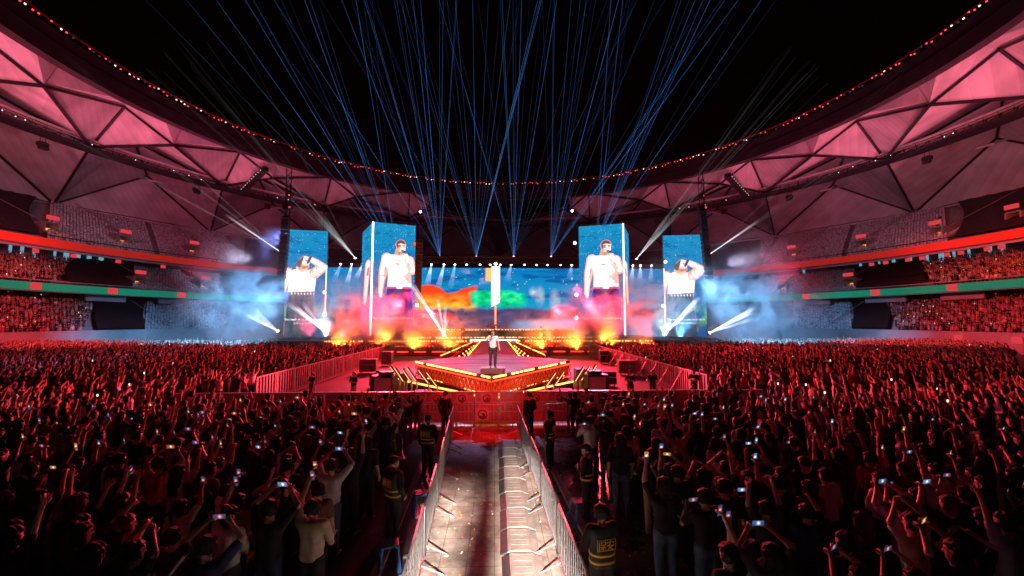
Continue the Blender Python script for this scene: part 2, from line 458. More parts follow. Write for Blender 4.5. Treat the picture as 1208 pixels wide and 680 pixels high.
DENIM = pbr('denim', (.05,.085,.16), .85, var=.3, scale=14, bump=.3)

def set_mat(o, m):
    o.material_slots[0].link = 'OBJECT'; o.material_slots[0].material = m
def make_person(loc, rz, pose, shirt_col, trouser_mat, hair, label, group=None, scale=1.0, jacket=False, h=.02, hair_col=None, mir=1):
    body, shirt, jk, trs, A = person_meshes(pose, h)
    o = link('person', body); o.location = loc; o.rotation_euler = (0,0,rz); o.scale = (scale*mir, scale, scale*random.uniform(.97,1.03)); mir = 1
    tag(o, label, 'person', group)
    s = link('jacket' if jacket else 'shirt', jk if jacket else shirt, o); set_mat(s, shirt_col)
    t = link('trousers', trs, o); set_mat(t, trouser_mat)
    hh = link('cap' if hair == 'cap' else 'hair', hair_mesh(hair), o)
    if hair_col: set_mat(hh, hair_col)
    return o, A
# --- phones: a body with a lit screen, always an object of their own
def phone_mesh():
    b = MB(); b.cbox((0,0,0), (.076,.009,.158), .004); m = b.mesh('phone', pbr('phone_case', (.02,.02,.022), .3, spec=.5))
    return m
PHONE_ME = phone_mesh()
def phone_screens():
    out = []
    for k, (base, spot) in enumerate((((.05,.22,.6),(1,.75,.5)), ((.75,.12,.05),(1,.8,.4)), ((.25,.4,.8),(1,1,1)), ((.9,.35,.08),(1,.9,.6)), ((.12,.1,.3),(1,.3,.2)))):
        nx, nz = 8, 16; rs = np.random.RandomState(k)
        X, Z = np.meshgrid(np.linspace(-.034,.034,nx), np.linspace(-.073,.073,nz), indexing='ij')
        V = np.stack([X, np.full_like(X, -.0052), Z], -1).reshape(-1, 3)
        i = np.arange(nx*nz).reshape(nx, nz); Q = np.stack([i[:-1,:-1], i[1:,:-1], i[1:,1:], i[:-1,1:]], -1).reshape(-1, 4)
        c = np.array(base)*(.25 + .5*rs.rand(nx*nz, 1)) ; r2 = (X/.02)**2+((Z-.005)/.018)**2
        m = np.exp(-r2).reshape(-1, 1); c = c*(1-m)+np.array(spot)*m*1.6
        out.append(np_mesh('screen', V, Q, MATS['phone_screen'], c, 'picture'))
    return out
screen_mat('phone_screen', 1.0); MATS['phone_screen'].cycles.emission_sampling = 'NONE'
PHONE_SC = phone_screens()
def add_phone(person, A, kind, label, group, k):
    if kind == 'wide':
        c = (A[0][2]+A[1][2])/2 + np.array([0,.03,.075]); M = Matrix.Translation(c) @ Matrix.Rotation(rad(14), 4, 'X') @ Matrix.Rotation(math.pi/2, 4, 'Y')
    else:
        a = A[0] if kind == 'talll' else A[1]
        c = a[2] + a[3]*.10 + np.array([0,.02,0]); M = Matrix.Translation(c) @ Matrix.Rotation(rad(10), 4, 'X')
    o = link('smartphone', PHONE_ME); o.matrix_world = person.matrix_basis @ M
    tag(o, label, 'phone', group)
    link('screen', PHONE_SC[k % len(PHONE_SC)], o)
    return o

# --- low-detail people for the far crowd (colour in the mesh)
def combined_lod(pose, h, fat):
    Fd, A = body_field(pose, h)
    torso(Fd, fat); legs(Fd, fat)
    for (S, E, Wt, hd) in A:
        Fd.cap(S, E, .05+fat, .042+fat, .03); Fd.cap(E, Wt, .042+fat, .03+fat, .02); Fd.cap(Wt, Wt+hd*.11, .03+fat, .028+fat, .02)
    head(Fd, .008)
    V, Q = Fd.mesh()
    # region: 0 skin 1 shirt 2 trousers 3 hair
    reg = np.zeros(len(V), int)
    x, y, z = V[:,0], V[:,1], V[:,2]
    tors = (z < 1.46) & (z > .9) & (abs(x) < .27); reg[tors] = 1
    for (S, E, Wt, hd) in A:
        for (p, q, part) in ((S, S+(E-S)*.75, 1), (S+(E-S)*.8, E, 0), (E, Wt+hd*.1, 0)):
            d = q-p; t = np.clip(((V-p)@d)/max(d@d,1e-9), 0, 1); D = np.linalg.norm(V-p-t[:,None]*d, axis=1)
            hit = D < .075+fat
            if part == 0: hit &= D < .055+fat+.01
            reg[hit] = part
    reg[z <= .92] = np.where((abs(x[z <= .92]) > .2), reg[z <= .92], 2)
    hd_ = (np.sqrt(x**2+(y-.01)**2+(z-1.6)**2) < .165) & (z > 1.47)
    reg[hd_] = 0; reg[hd_ & ((y < .05) | (z > 1.665))] = 3
    return V, Q, reg
def tiny_lod(pose):
    A = [arm(-1, *POSES[pose][0]), arm(1, *POSES[pose][1])]
    vs = []; qs = []; rg = []
    def tb(pts, rs, n, reg, sy=1.0):
        m = MB(); m.tube(pts, rs, n, cap=False); o = sum(len(a) for a in vs)
        v = np.array([tuple(p) for p in m.v], np.float32); vs.append(v); qs.append(np.array(m.f, np.int64)+o); rg.append(np.full(len(v), reg))
    tb([(0,0,.05),(0,0,.5),(0,0,.92)], [.13,.13,.15], 6, 2); tb([(0,0,.9),(0,0,1.15),(0,0,1.36),(0,0,1.46)], [.16,.15,.19,.07], 7, 1)
    tb([(0,.02,1.45),(0,.02,1.55),(0,.03,1.62),(0,.03,1.66)], [.05,.085,.085,.05], 6, 0); tb([(0,-.03,1.54),(0,-.03,1.62),(0,-.005,1.69),(0,0,1.73)], [.07,.1,.085,.01], 6, 3)
    for (S, E, Wt, hd) in A: tb([S, S+(E-S)*.7], [.06,.055], 5, 1); tb([S+(E-S)*.6, E, Wt, Wt+hd*.14], [.045,.045,.038,.03], 5, 0)
    return np.concatenate(vs), np.concatenate(qs), np.concatenate(rg)
SHIRT_C = np.array([c for c in ((.012,.012,.014),(.012,.012,.014),(.012,.012,.014),(.03,.03,.035),(.045,.045,.05),(.014,.022,.07),(.014,.022,.07),(.7,.7,.7),(.38,.38,.4),(.13,.08,.055),(.5,.27,.27),(.42,.03,.03),(.28,.4,.58),(.48,.38,.27))])
TR_C = np.array([(.012,.012,.014),(.02,.02,.025),(.05,.085,.16),(.1,.1,.1)])
def crowd_mesh(name, spots, lods, light_frac=0.0, shirts=SHIRT_C):
    """spots: list of (x,y,z,rz,scale). ONE mesh of people, colours per person."""
    Vs, Qs, Cs = [], [], []; off = 0
    for (x, y, z, rz, s) in spots:
        V, Q, reg = lods[RN.randint(len(lods))]
        c, sn = math.cos(rz)*s, math.sin(rz)*s
        P = np.empty_like(V); P[:,0] = V[:,0]*c - V[:,1]*sn + x; P[:,1] = V[:,0]*sn + V[:,1]*c + y; P[:,2] = V[:,2]*s*(.95+.1*RN.rand()) + z
        pal = np.array([np.array([.47,.29,.205])*(.75+.5*RN.rand()), shirts[RN.randint(len(shirts))], TR_C[RN.randint(len(TR_C))], (.012,.01,.01)])
        Vs.append(P); Qs.append(Q+off); Cs.append(pal[reg]); off += len(V)
    return np_mesh(name, np.concatenate(Vs), np.concatenate(Qs), MATS['crowd'], np.concatenate(Cs))
pbr('crowd', (1,1,1), .7, var=.15, scale=6, attr='col', spec=.3)
# ------------------------------------------------------------------ stadium bowl
CX, CY = 1.5, 65.0
def PO(a, r, h, side=-1):
    """point on the bowl: angle a (deg) from the lateral axis towards the far end, radius r, height h, side -1 left / +1 right"""
    return (CX + side*r*math.cos(rad(a)), CY + r*math.sin(rad(a)), h)
def ANG(px, r, side=-1):
    """bowl angle at which radius r is seen at picture column px (level sight line)"""
    d = CM @ Vector(((px-604)/FPX, -38/FPX, -1)); dx, dy = d.x/d.y, 1.0
    # |(dx t - CX, t - CY)| = r
    A = dx*dx+1; B = -2*(dx*CX+CY); C = CX*CX+CY*CY-r*r
    t = (-B+math.sqrt(B*B-4*A*C))/(2*A)
    return math.degrees(math.atan2(t-CY, abs(dx*t-CX)))

steel_dark = pbr('dark_steel', (.035,.035,.04), .5, .6, var=.3)
concrete = pbr('stand_concrete', (.20,.20,.21), .85, var=.25, scale=1.2, bump=.2)
membrane = pbr('roof_membrane', (.50,.48,.50), .62, var=.24, scale=.22, bump=.12, spec=.4)
# streaky panel joints on the membrane
def add_streaks(m):
    nt = m.node_tree; b = [n for n in nt.nodes if n.type == 'BSDF_PRINCIPLED'][0]
    mx = [n for n in nt.nodes if n.type == 'MIX'][0]
    tc = [n for n in nt.nodes if n.type == 'TEX_COORD'][0]
    wv = nt.nodes.new('ShaderNodeTexWave'); wv.inputs['Scale'].default_value = .3; wv.inputs['Distortion'].default_value = .6; wv.bands_direction = 'DIAGONAL'; wv.wave_profile = 'SAW'
    nt.links.new(tc.outputs['Object'], wv.inputs['Vector'])
    mr = nt.nodes.new('ShaderNodeMapRange'); mr.inputs[3].default_value = .88; mr.inputs[4].default_value = 1.04
    nt.links.new(wv.outputs['Fac'], mr.inputs[0])
    m2 = nt.nodes.new('ShaderNodeMix'); m2.data_type = 'RGBA'; m2.blend_type = 'MULTIPLY'; m2.inputs[0].default_value = 1
    nt.links.new(mx.outputs[2], m2.inputs[6]); nt.links.new(mr.outputs[0], m2.inputs[7]); nt.links.new(m2.outputs[2], b.inputs['Base Color'])
add_streaks(membrane)

# --- roof: folded triangular membrane panels between the inner rim, the catwalk ring and the outer edge
roof = empty('stadium_roof', (CX, CY, 0)); tag(roof, 'folded triangular panel roof ringing the open night sky, washed pink and magenta', 'roof')
RO = Vector((CX, CY, 0))
def rel(p): return Vector(p) - RO
beam_edges = set()
def panel(pts, beams=()):
    mb = MB(); P = [rel(p) for p in pts]
    # thin double skin: underside and a top face 0.25 m above
    n = len(P); up = Vector((0,0,.25))
    mb.add(P + [p+up for p in P], [tuple(range(n)), tuple(range(2*n-1, n-1, -1))] + [(i, n+i, n+(i+1) % n, (i+1) % n) for i in range(n)])
    link('roof_panel', mb.mesh('roof_panel', membrane), roof)
    for (i, j) in beams:
        a, b = tuple(round(q, 2) for q in pts[i]), tuple(round(q, 2) for q in pts[j])
        beam_edges.add((min(a,b), max(a,b)))
MA = 14.5
for side in (-1, 1):
    for k in range(-2, 4):
        t = MA + 18*k
        g = lambda a, r, h: PO(t+a, r, h, side)
        A = g(-15, 69.8, 40.2); B = g(-1, 76, 46.4); A2 = g(3, 69.8, 40.2); M = g(0, 86, 39.8); C = g(7, 91, 46.0); M2 = g(18, 86, 39.8)
        rA, rB, rA2 = g(-15, 67.2, 44.9), g(-1, 67.2, 44.9), g(3, 67.2, 44.9)
        panel([rA, A, B, rB], ((1,2),)); panel([rB, B, A2, rA2], ((1,2),))
        panel([A, M, B], ((0,1),(1,2))); panel([B, M, A2], ((1,2),)); panel([A2, M, C], ((1,2),(0,2))); panel([A2, C, M2], ((0,2),(1,2)))
        D = g(3.5, 106, 31.0); D2 = g(21.5, 106, 31.0); C2 = g(25, 91, 46.0)
        F_ = g(12, 102, 42)
        panel([M, D, C], ((0,1),)); panel([C, D, F_], ((1,2),(0,2))); panel([C, F_, M2], ()); panel([M2, F_, D2], ((0,2),(1,2))); panel([F_, D, D2], ((1,2),))
        o1, o2, o3 = g(-5.5, 118, 31), g(3.5, 120, 29.5), g(12.5, 118, 31)
        panel([D, o2, o3], ((0,1),)); panel([D, o3, D2], ((0,1),))
pipe_m = pbr('pale_tube', (.72,.66,.68), .4, var=.15, scale=1)
for side in (-1,1):
    for k in range(-2,4):
        t = MA+18*k; mb = MB(); mb.tube([rel(PO(t+3.5,105.5,30.4,side)), rel(PO(t+21.5,105.5,30.4,side))], .3, 6); mb.tube([rel(PO(t-6,101.5,40.6,side)), rel(PO(t+12,101.5,40.6,side))], .22, 6)
        link('purlin_pipe', mb.mesh('purlin_pipe', pipe_m, True), roof)
for e in sorted(beam_edges):
    mb = MB(); a, b = (rel(q) - Vector((0,0,.32)) for q in e)
    mb.bar(a, b, .36, .4); link('roof_beam', mb.mesh('roof_beam', steel_dark), roof)
# rim girder
def ringband(prof, a0, a1, step, name, mat, parent, side=None, root=RO):
    """sweep a closed profile of (r,h) round the bowl (both sides and the far end when side is None)"""
    mb = MB(); angs = []
    if side is None:
        n = int((180 - 2*a0)/step); angs = [180 - a0 - (180-2*a0)*i/n for i in range(n+1)]
        pts = [[Vector((CX+r*math.cos(rad(a)), CY+r*math.sin(rad(a)), h))-root for r, h in prof] for a in angs]
    else:
        n = max(1, int(abs(a1-a0)/step)); pts = [[Vector(PO(a0+(a1-a0)*i/n, r, h, side))-root for r, h in prof] for i in range(n+1)]
    m = len(prof); vs = [p for q in pts for p in q]; fs = []
    for i in range(len(pts)-1):
        for j in range(m):
            k = (j+1) % m; fs.append((i*m+j, i*m+k, (i+1)*m+k, (i+1)*m+j))
    fs.append(tuple(range(m))); fs.append(tuple(range((len(pts)-1)*m, len(pts)*m))[::-1])
    mb.add(vs, fs)
    return link(name, mb.mesh(name, mat), parent)
rim_mat = pbr('rim_cladding', (.05,.04,.05), .5, .3, var=.2, scale=.6)
ringband([(66.4,42.9),(66.0,47.0),(67.1,47.0),(68.0,42.9)], -26, 0, 1.5, 'rim_girder', rim_mat, roof)
ringband([(66.0,47.9),(66.0,48.1),(66.2,48.1),(66.2,47.9)], -26, 0, 1.5, 'rim_rail', pbr('red_paint_rail', (.45,.03,.03), .5), roof)
ringband([(66.0,45.1),(66.0,45.4),(66.3,45.4),(66.3,45.1)], -26, 0, 1.5, 'rim_gutter', steel_dark, roof)
glow('lamp_white', (1,.80,.75), 2.6); glow('lamp_red', (1,.05,.05), 2.6); glow('lamp_off', (.25,.22,.25), .25)
post = MB(); 
for i in range(0, 233):
    a = 180+26-i*1.0; p = Vector((66.1*math.cos(rad(a)), 66.1*math.sin(rad(a)), 47.0)); post.bar(p, p+Vector((0,0,1.0)), .08, .08)
link('rim_post', post.mesh('rim_post', steel_dark), roof)['kind'] = 'stuff'
n_l = 0
rest = MB()
def lamp_head(mb, p, out, s=1.0, mi=1):
    p = Vector(p); out = Vector(out).normalized()
    mb.bar(p, p+out*.35*s, .34*s, .3*s, 0); mb.bar(p+out*.352*s, p+out*.40*s, .26*s, .22*s, mi)
lamp_spots = []
for side in (-1, 1):
    for i in range(136):
        a = -12 + i*.75 + random.uniform(-.2,.2)
        if random.random() < .22: continue
        lamp_spots.append((side, a))
lamp_spots.sort(key=lambda q: q[1])
for k, (side, a) in enumerate(lamp_spots):
    mb = MB() if k < 90 else rest
    p = Vector(PO(a, 66.1, 47.2+random.uniform(.1,.6), side)) - RO
    mi = random.choice((1,2,2,2,3))
    lamp_head(mb, p, Vector((-p.x, -p.y-20, -8)), .85, mi)
    if k < 90: link('rim_lamp', mb.mesh('rim_lamp', [steel_dark, MATS['lamp_white'], MATS['lamp_red'], MATS['lamp_off']]), roof)
r_ = link('rim_lamps_far', rest.mesh('rim_lamps_far', [steel_dark, MATS['lamp_white'], MATS['lamp_red'], MATS['lamp_off']]), roof); r_['kind'] = 'stuff'; r_.name = 'distant_rim_lamp'
# catwalk ring under the roof
cw = empty('catwalk', (CX, CY, 0)); tag(cw, 'ring shaped steel truss catwalk hung under the roof, carrying rows of small lamps', 'catwalk')
steel_pink = pbr('painted_tube', (.40,.36,.38), .45, .2, var=.2, scale=1)
def ring_tube(r, h, rr, name, mat):
    mb = MB(); pts = [Vector((r*math.cos(rad(a)), r*math.sin(rad(a)), h)) for a in np.arange(206, -27, -1.5)]
    mb.tube(pts, rr, 6); return link(name, mb.mesh(name, mat, True), cw)
ring_tube(84.6, 40.3, .5, 'upper_chord', pbr('pale_tube', (.72,.66,.68), .4, var=.15, scale=1)); ring_tube(83.4, 38.6, .2, 'lower_chord', steel_dark); ring_tube(86.2, 38.4, .2, 'lower_chord', steel_dark); ring_tube(83.2, 39.7, .07, 'handrail', steel_dark); ring_tube(83.2, 39.2, .05, 'handrail', steel_dark)
deck = MB(); lat = MB()
for i in range(155):
    a0, a1 = 206-i*1.5, 204.5-i*1.5
    q = lambda a, r, h: Vector((r*math.cos(rad(a)), r*math.sin(rad(a)), h))
    deck.add([q(a0,83.4,38.5), q(a1,83.4,38.5), q(a1,86.2,38.35), q(a0,86.2,38.35), q(a0,83.4,38.62), q(a1,83.4,38.62), q(a1,86.2,38.47), q(a0,86.2,38.47)], [(0,1,2,3),(7,6,5,4),(0,4,5,1),(3,2,6,7)])
    lat.bar(q(a0,83.4,38.6), q((a0+a1)/2,85.4,40), .12, .12); lat.bar(q((a0+a1)/2,85.4,40), q(a1,83.4,38.6), .12, .12)
    lat.bar(q(a0,86.2,38.4), q((a0+a1)/2,85.4,40), .12, .12); lat.bar(q(a0,83.3,38.6), q(a0,83.2,39.7), .06, .06)
link('deck', deck.mesh('deck', steel_dark), cw); link('lattice', lat.mesh('lattice', steel_dark), cw)
k = 0
for side in (-1, 1):
    for i in range(46):
        a = 2 + i*1.05 + random.uniform(-.15,.15); p = Vector(PO(a, 83.3, 39.0+random.uniform(-.1,.3), side)) - RO
        mb = MB(); lamp_head(mb, p, Vector((-p.x,-p.y,-30)), .62, random.choice((1,2,2,2)))
        link('catwalk_lamp', mb.mesh('catwalk_lamp', [steel_dark, glow('lamp_small', (1,.75,.8), 2.6), MATS['lamp_off']]), cw)
# radial service bridges with a lamp row, left and right, and loudspeaker clusters under the ring
for side, nm in ((-1, 'left'), (1, 'right')):
    b = empty('service_bridge', (0,0,0)); tag(b, 'dark steel service bridge running from catwalk ring to roof rim on the %s' % nm, 'gantry', 'radial service bridges')
    a = 35.0; p0, p1 = Vector(PO(a, 84, 38.7, side)), Vector(PO(a-1.5, 69, 41.4, side))
    mb = MB(); mb.bar(p0, p1, 1.5, .9); link('bridge_box', mb.mesh('bridge_box', steel_dark), b)
    mb = MB(); t = (p1-p0); u = Vector((-t.y, t.x, 0)).normalized()*side
    for q in (-.8,.8):
        mb.bar(p0+u*q+Vector((0,0,1.1)), p1+u*q+Vector((0,0,1.1)), .1, .1)
        for i in range(9): mb.bar(p0+t*(i/8)+u*q, p0+t*(i/8)+u*q+Vector((0,0,1.1)), .07, .07)
    link('railing', mb.mesh('railing', steel_pink), b)
    for i in range(11):
        mb = MB(); lamp_head(mb, p0+t*((i+.5)/11)+u*.85-Vector((0,0,.2)), Vector((-side*4,-6,-8)), .5, 1)
        link('bridge_lamp', mb.mesh('bridge_lamp', [steel_dark, MATS['lamp_small']]), b)
    for j, a in enumerate((9.5, 28.5, 40)):
        p = Vector(PO(a, 86, 36.9, side)); s = empty('hung_loudspeaker', p, math.atan2(CY-p.y, CX-p.x))
        tag(s, 'dark loudspeaker under the %s catwalk ring, %s from the picture edge' % (nm, ordinal(j+1)), 'loudspeaker', 'loudspeakers under the catwalk')
        mb = MB(); mb.cbox((0,0,0), (1.1,1.5,.8), .12); mb.cbox((.25,0,-.75), (.9,1.3,.6), .1); link('cabinet', mb.mesh('cabinet', pbr('black_box', (.02,.02,.022), .6)), s)
        mb = MB(); mb.tube([(0,.4,.4),(0,.4,1.6)], .05); mb.tube([(0,-.4,.4),(0,-.4,1.6)], .05); link('hanger', mb.mesh('hanger', steel_dark), s)

# --- stands
def ribbon(name, col, st):
    m = pbr(name, col, .45, var=.12, scale=.4); b = [n for n in m.node_tree.nodes if n.type == 'BSDF_PRINCIPLED'][0]   # weak emission in the band's own colour
    b.inputs['Emission Color'].default_value = (*col,1); b.inputs['Emission Strength'].default_value = st; return m
seat_mat = pbr('seat_plastic', (.42,.42,.46), .5, var=.75, scale=2.6)
tarp = pbr('black_tarp', (.012,.012,.014), .75, var=.4, scale=.5, bump=.3)
red_band = ribbon('red_fascia', (.72,.035,.02), .30)
green_band = ribbon('green_fascia', (.01,.36,.19), .36)
white_wall = pbr('white_wall', (.34,.33,.34), .6, var=.12, scale=.6)
A0, A1 = -24, 56
TIERS = {  # inner r, inner h, outer r, outer h, rows
 'lower_stand': (70, 2.3, 85, 8.9, 18, 'lowest tier of the grandstand, nearest the crowd on the pitch, with a pale front wall', 'grandstand'),
 'middle_stand': (75, 10.4, 90, 16.4, 17, 'middle tier of the grandstand behind the long green parapet band', 'grandstand'),
 'upper_stand': (78.5, 18.2, 112, 33.5, 38, 'upper tier of the grandstand above the long red parapet band, mostly empty', 'grandstand')}
STAND = {}
def row_rh(tier, i):
    r0, h0, r1, h1, n = TIERS[tier][:5]; return r0 + (r1-r0)*i/n, h0 + (h1-h0)*i/n
for nm, (r0, h0, r1, h1, n, lab, cat) in TIERS.items():
    s = empty(nm, (CX, CY, 0)); tag(s, lab, cat, 'grandstand tiers'); STAND[nm] = s
    mb = MB(); angs = [180-A0-(180-2*A0)*i/114 for i in range(115)]
    prof = []
    for i in range(n):
        ra, ha = row_rh(nm, i); rb, hb = row_rh(nm, i+1); prof += [(ra, ha), (rb, ha)]
    prof += [(r1, h1), (r1+.6, h1), (r1+.6, h1-2.2), (r0+.4, h0-1.2), (r0, h0-1.2)]
    m = len(prof); vs = []; fs = []
    for a in angs: vs += [(r*math.cos(rad(a)), r*math.sin(rad(a)), h) for r, h in prof]
    for i in range(len(angs)-1):
        for j in range(m):
            k = (j+1) % m; fs.append((i*m+j, (i+1)*m+j, (i+1)*m+k, i*m+k))
    mb.add(vs, fs); link('terrace', mb.mesh('terrace', concrete), s)
def band(stand, r, h0, h1, name, mat, t=.25):
    return ringband([(r,h0),(r,h1),(r+t,h1),(r+t,h0)], A0, 0, 1.5, name, mat, STAND[stand])
band('lower_stand', 69.7, 0, 2.9, 'front_wall', white_wall)
band('middle_stand', 74.4, 9.35, 10.6, 'fascia', green_band)
band('upper_stand', 77.8, 17.1, 18.45, 'fascia', red_band)
band('upper_stand', 77.7, 16.45, 16.8, 'ledge', white_wall, .3)
band('middle_stand', 74.3, 10.95, 11.1, 'handrail', steel_pink, .08)
band('upper_stand', 77.7, 18.95, 19.1, 'handrail', steel_dark, .08)
# back walls of the lower and middle tiers (concourse with pale glazed bays)
band('lower_stand', 86, 5, 10.3, 'back_wall', pbr('dark_wall', (.05,.05,.06), .7), .4)
band('middle_stand', 91, 12, 19, 'back_wall', MATS['dark_wall'], .4)
band('upper_stand', 113, 29, 36, 'back_wall', MATS['dark_wall'], .4)
glow('concourse_light', (.25,.62,.85), .55, True)
for side in (-1, 1):
    for px in ([4,18,33,58,70,84,98,112] if side < 0 else [1192,1176,1150,1132,1118,1100,1080,1060,1042,1020,952]):
        a = ANG(px, 90.6, side); mb = MB(); w_ = random.uniform(.25,.9)
        pts = [Vector(PO(a+q, 90.6, h, side))-RO for q, h in ((0,15.6),(w_*.6,15.6),(w_*.6,18.4),(0,18.4))]; pts2 = [Vector(PO(a+q, 90.9, h, side))-RO for q, h in ((0,15.6),(w_*.6,15.6),(w_*.6,18.4),(0,18.4))]
        mb.add(pts+pts2, [(0,1,2,3),(7,6,5,4),(0,4,5,1),(1,5,6,2),(2,6,7,3),(3,7,4,0)])
        link('lit_window', mb.mesh('lit_window', MATS['concourse_light']), STAND['middle_stand'])
# pale boxes hanging under the green band
for side, pxs in ((-1, ((100,147),(186,222),(262,280))), (1, ((1112,1163),(1022,1070),(938,980)))):
    for p0, p1 in pxs:
        a, b = ANG(p0, 79, side), ANG(p1, 79, side)
        ringband([(79,8.2),(79,9.6),(79.4,9.6),(79.4,8.2)], min(a,b), max(a,b), 1, 'wall_panel', white_wall, STAND['lower_stand'], side)
# seats (uncountable rows): one part per tier, plus a hundred near seats modelled singly in the lower tier
def seat_geo(mb, a, r, h, side):
    c = Vector(PO(a, r+.45, h, side)) - RO; rz = math.atan2(c.y, c.x)
    mb.box(c+Vector((0,0,.42)), (.42,.44,.06), rz); q = c + Vector((math.cos(rz)*.22, math.sin(rz)*.22, .66)); mb.box(q, (.06,.44,.5), rz)
SECT = {  # empty seat spans by picture column
 'lower_stand': ((-1, 176, 268), (1, 1000, 935)), 'middle_stand': ((-1, 158, 258), (1, 1008, 905)), 'upper_stand': ((-1, 44, 285), (1, 1128, 900))}
for nm, spans in SECT.items():
    mb = MB(); single = []
    n = TIERS[nm][4]
    for side, p0, p1 in spans:
        for i in range(n):
            r, h = row_rh(nm, i); a0, a1 = ANG(p0, r, side), ANG(p1, r, side); a = a0
            # raked block edge
            st = math.degrees(.56/(r+.4)); c = 0
            while a < a1:
                if nm == 'upper_stand' and (c % 34) in (0,1): pass     # stair aisle
                elif nm == 'lower_stand' and i < 5 and c < 10 and len(single) < 100: single.append((a, r, h, side))
                elif random.random() > .06: seat_geo(mb, a, r, h, side)
                a += st; c += 1
    o = link('seating', mb.mesh('seating', seat_mat), STAND[nm]); o['kind'] = 'stuff'
    for q in single:
        m1 = MB(); seat_geo(m1, *q); link('seat', m1.mesh('seat', seat_mat), STAND[nm])
# black covers over closed blocks
def cover(nm, side, p0, p1, lab):
    n = TIERS[nm][4]; N = 24; pts = []
    for i in (0, n):
        r, h = row_rh(nm, i); a0, a1 = ANG(p0, r, side), ANG(p1, r, side)
        pts.append([(a0+(a1-a0)*j/N, r, h) for j in range(N+1)])
    mb = MB(); vs = []; R = 14
    for i in range(R+1):
        for j in range(N+1):
            f = i/R; a = pts[0][j][0]*(1-f)+pts[1][j][0]*f; r = pts[0][j][1]*(1-f)+pts[1][j][1]*f; h = pts[0][j][2]*(1-f)+pts[1][j][2]*f
            vs.append(PO(a, r, h + .95 + .1*math.sin(3*i)*math.cos(2.3*j), side))
    fs = [(i*(N+1)+j, i*(N+1)+j+1, (i+1)*(N+1)+j+1, (i+1)*(N+1)+j) for i in range(R) for j in range(N)]
    nv = len(vs); vs += [(x,y,z-.25) for x,y,z in vs]; fs += [tuple(nv+k for k in f[::-1]) for f in fs]
    mb.add(vs, fs); o = link('seat_cover', mb.mesh('seat_cover', tarp, True)); tag(o, lab, 'tarpaulin', 'black covers over closed seating')
cover('lower_stand', -1, 116, 172, 'black cover over the lower tier seats left of the stage, beside a red crowd')
cover('middle_stand', -1, 78, 154, 'black cover over middle tier seats above the green band, left side')
cover('upper_stand', -1, -120, 40, 'black cover over upper tier seats at the left edge above the red band')
cover('lower_stand', 1, 1046, 1004, 'black cover over the lower tier seats right of the stage, beside a red crowd')
cover('middle_stand', 1, 1090, 1012, 'black cover over middle tier seats above the green band, right side')
cover('upper_stand', 1, 1330, 1132, 'black cover over upper tier seats at the right edge above the red band')
# aisle stairs with pale edges and handrails at the block ends
stair_m = pbr('stair_edge', (.42,.40,.40), .7, var=.2)
for nm, side, px in (('lower_stand',-1,173),('middle_stand',-1,156),('middle_stand',-1,232),('upper_stand',-1,42),('upper_stand',-1,148),('upper_stand',-1,236),('lower_stand',1,1002),('middle_stand',1,1010),('middle_stand',1,930),('upper_stand',1,1130),('upper_stand',1,1028),('upper_stand',1,945)):
    n = TIERS[nm][4]; mb = MB(); rl = MB(); r0_, h0_ = row_rh(nm, 0); a = ANG(px, r0_+6, side)
    for i in range(n):
        r, h = row_rh(nm, i); r2, h2 = row_rh(nm, i+1)
        for q in (0,1):
            c = Vector(PO(a, r+(r2-r)*(.25+.5*q), h+(h2-h)*(.2+.4*q), side))-RO; mb.box(c, ((r2-r)*.5,1.1,.3), math.atan2(c.y,c.x))
    p0 = Vector(PO(a+.5, r0_, h0_+1.2, side))-RO; rE, hE = row_rh(nm, n); p1 = Vector(PO(a+.5*r0_/rE, rE, hE+1.2, side))-RO; rl.tube([p0,p1], .07, 5)
    link('aisle_stair', mb.mesh('aisle_stair', stair_m), STAND[nm]); link('stair_rail', rl.mesh('stair_rail', steel_pink), STAND[nm])
# exits: lit doorway in a box with a red sign board over it
portal_mat = glow('exit_lit', (1,.30,.05), 1.6); red_sign = glow('red_sign', (.95,.06,.07), .75)
def exit_(nm, side, px, row):
    r, h = row_rh(nm, row); a = ANG(px, r, side); p = Vector(PO(a, r, h, side)) - RO; rz = math.atan2(p.y, p.x)
    e = link('exit', None, STAND[nm]); e.location = p; e.rotation_euler = (0,0,rz)
    mb = MB(); mb.box((1.6,-1.0,.9), (3.2,.25,2.0)); mb.box((1.6,1.0,.9), (3.2,.25,2.0)); mb.box((1.6,0,2.0), (3.2,2.25,.2)); link('surround', mb.mesh('surround', concrete), e)
    mb = MB(); mb.box((1.2,0,.55), (.1,1.0,1.1)); link('lit_doorway', mb.mesh('lit_doorway', portal_mat), e)
    mb = MB(); mb.cbox((-.1,0,2.9), (.14,2.0,.75), .03); link('exit_sign', mb.mesh('exit_sign', red_sign), e)
for px in (52, 141, 224): exit_('upper_stand', -1, px, 5)
for px in (162, 240): exit_('middle_stand', -1, px, 3)
for px in (1206, 1112, 1022, 938): exit_('upper_stand', 1, px, 5)
for px in (1004, 924): exit_('middle_stand', 1, px, 3)
# red number boards on the parapets
def boards(stand, r, h, pxs, side, sz):
    for px in pxs:
        a = ANG(px, r, side); p = Vector(PO(a, r-.15, h, side)) - RO; mb = MB(); mb.box(p, (.12, sz, sz*.7), math.atan2(p.y, p.x))
        link('sign_board', mb.mesh('sign_board', red_sign), STAND[stand])
boards('middle_stand', 74.3, 10.0, (38, 130, 212), -1, 1.5); boards('middle_stand', 74.3, 10.0, (1127, 1035, 953), 1, 1.5)
boards('upper_stand', 77.6, 16.0, (34, 80, 134, 188), -1, .9); boards('upper_stand', 77.6, 16.0, (1190, 1173, 1141, 1124, 1094, 1077, 1050, 1033), 1, .9)
boards('lower_stand', 69.6, 1.9, (1199, 1130), 1, 1.3)

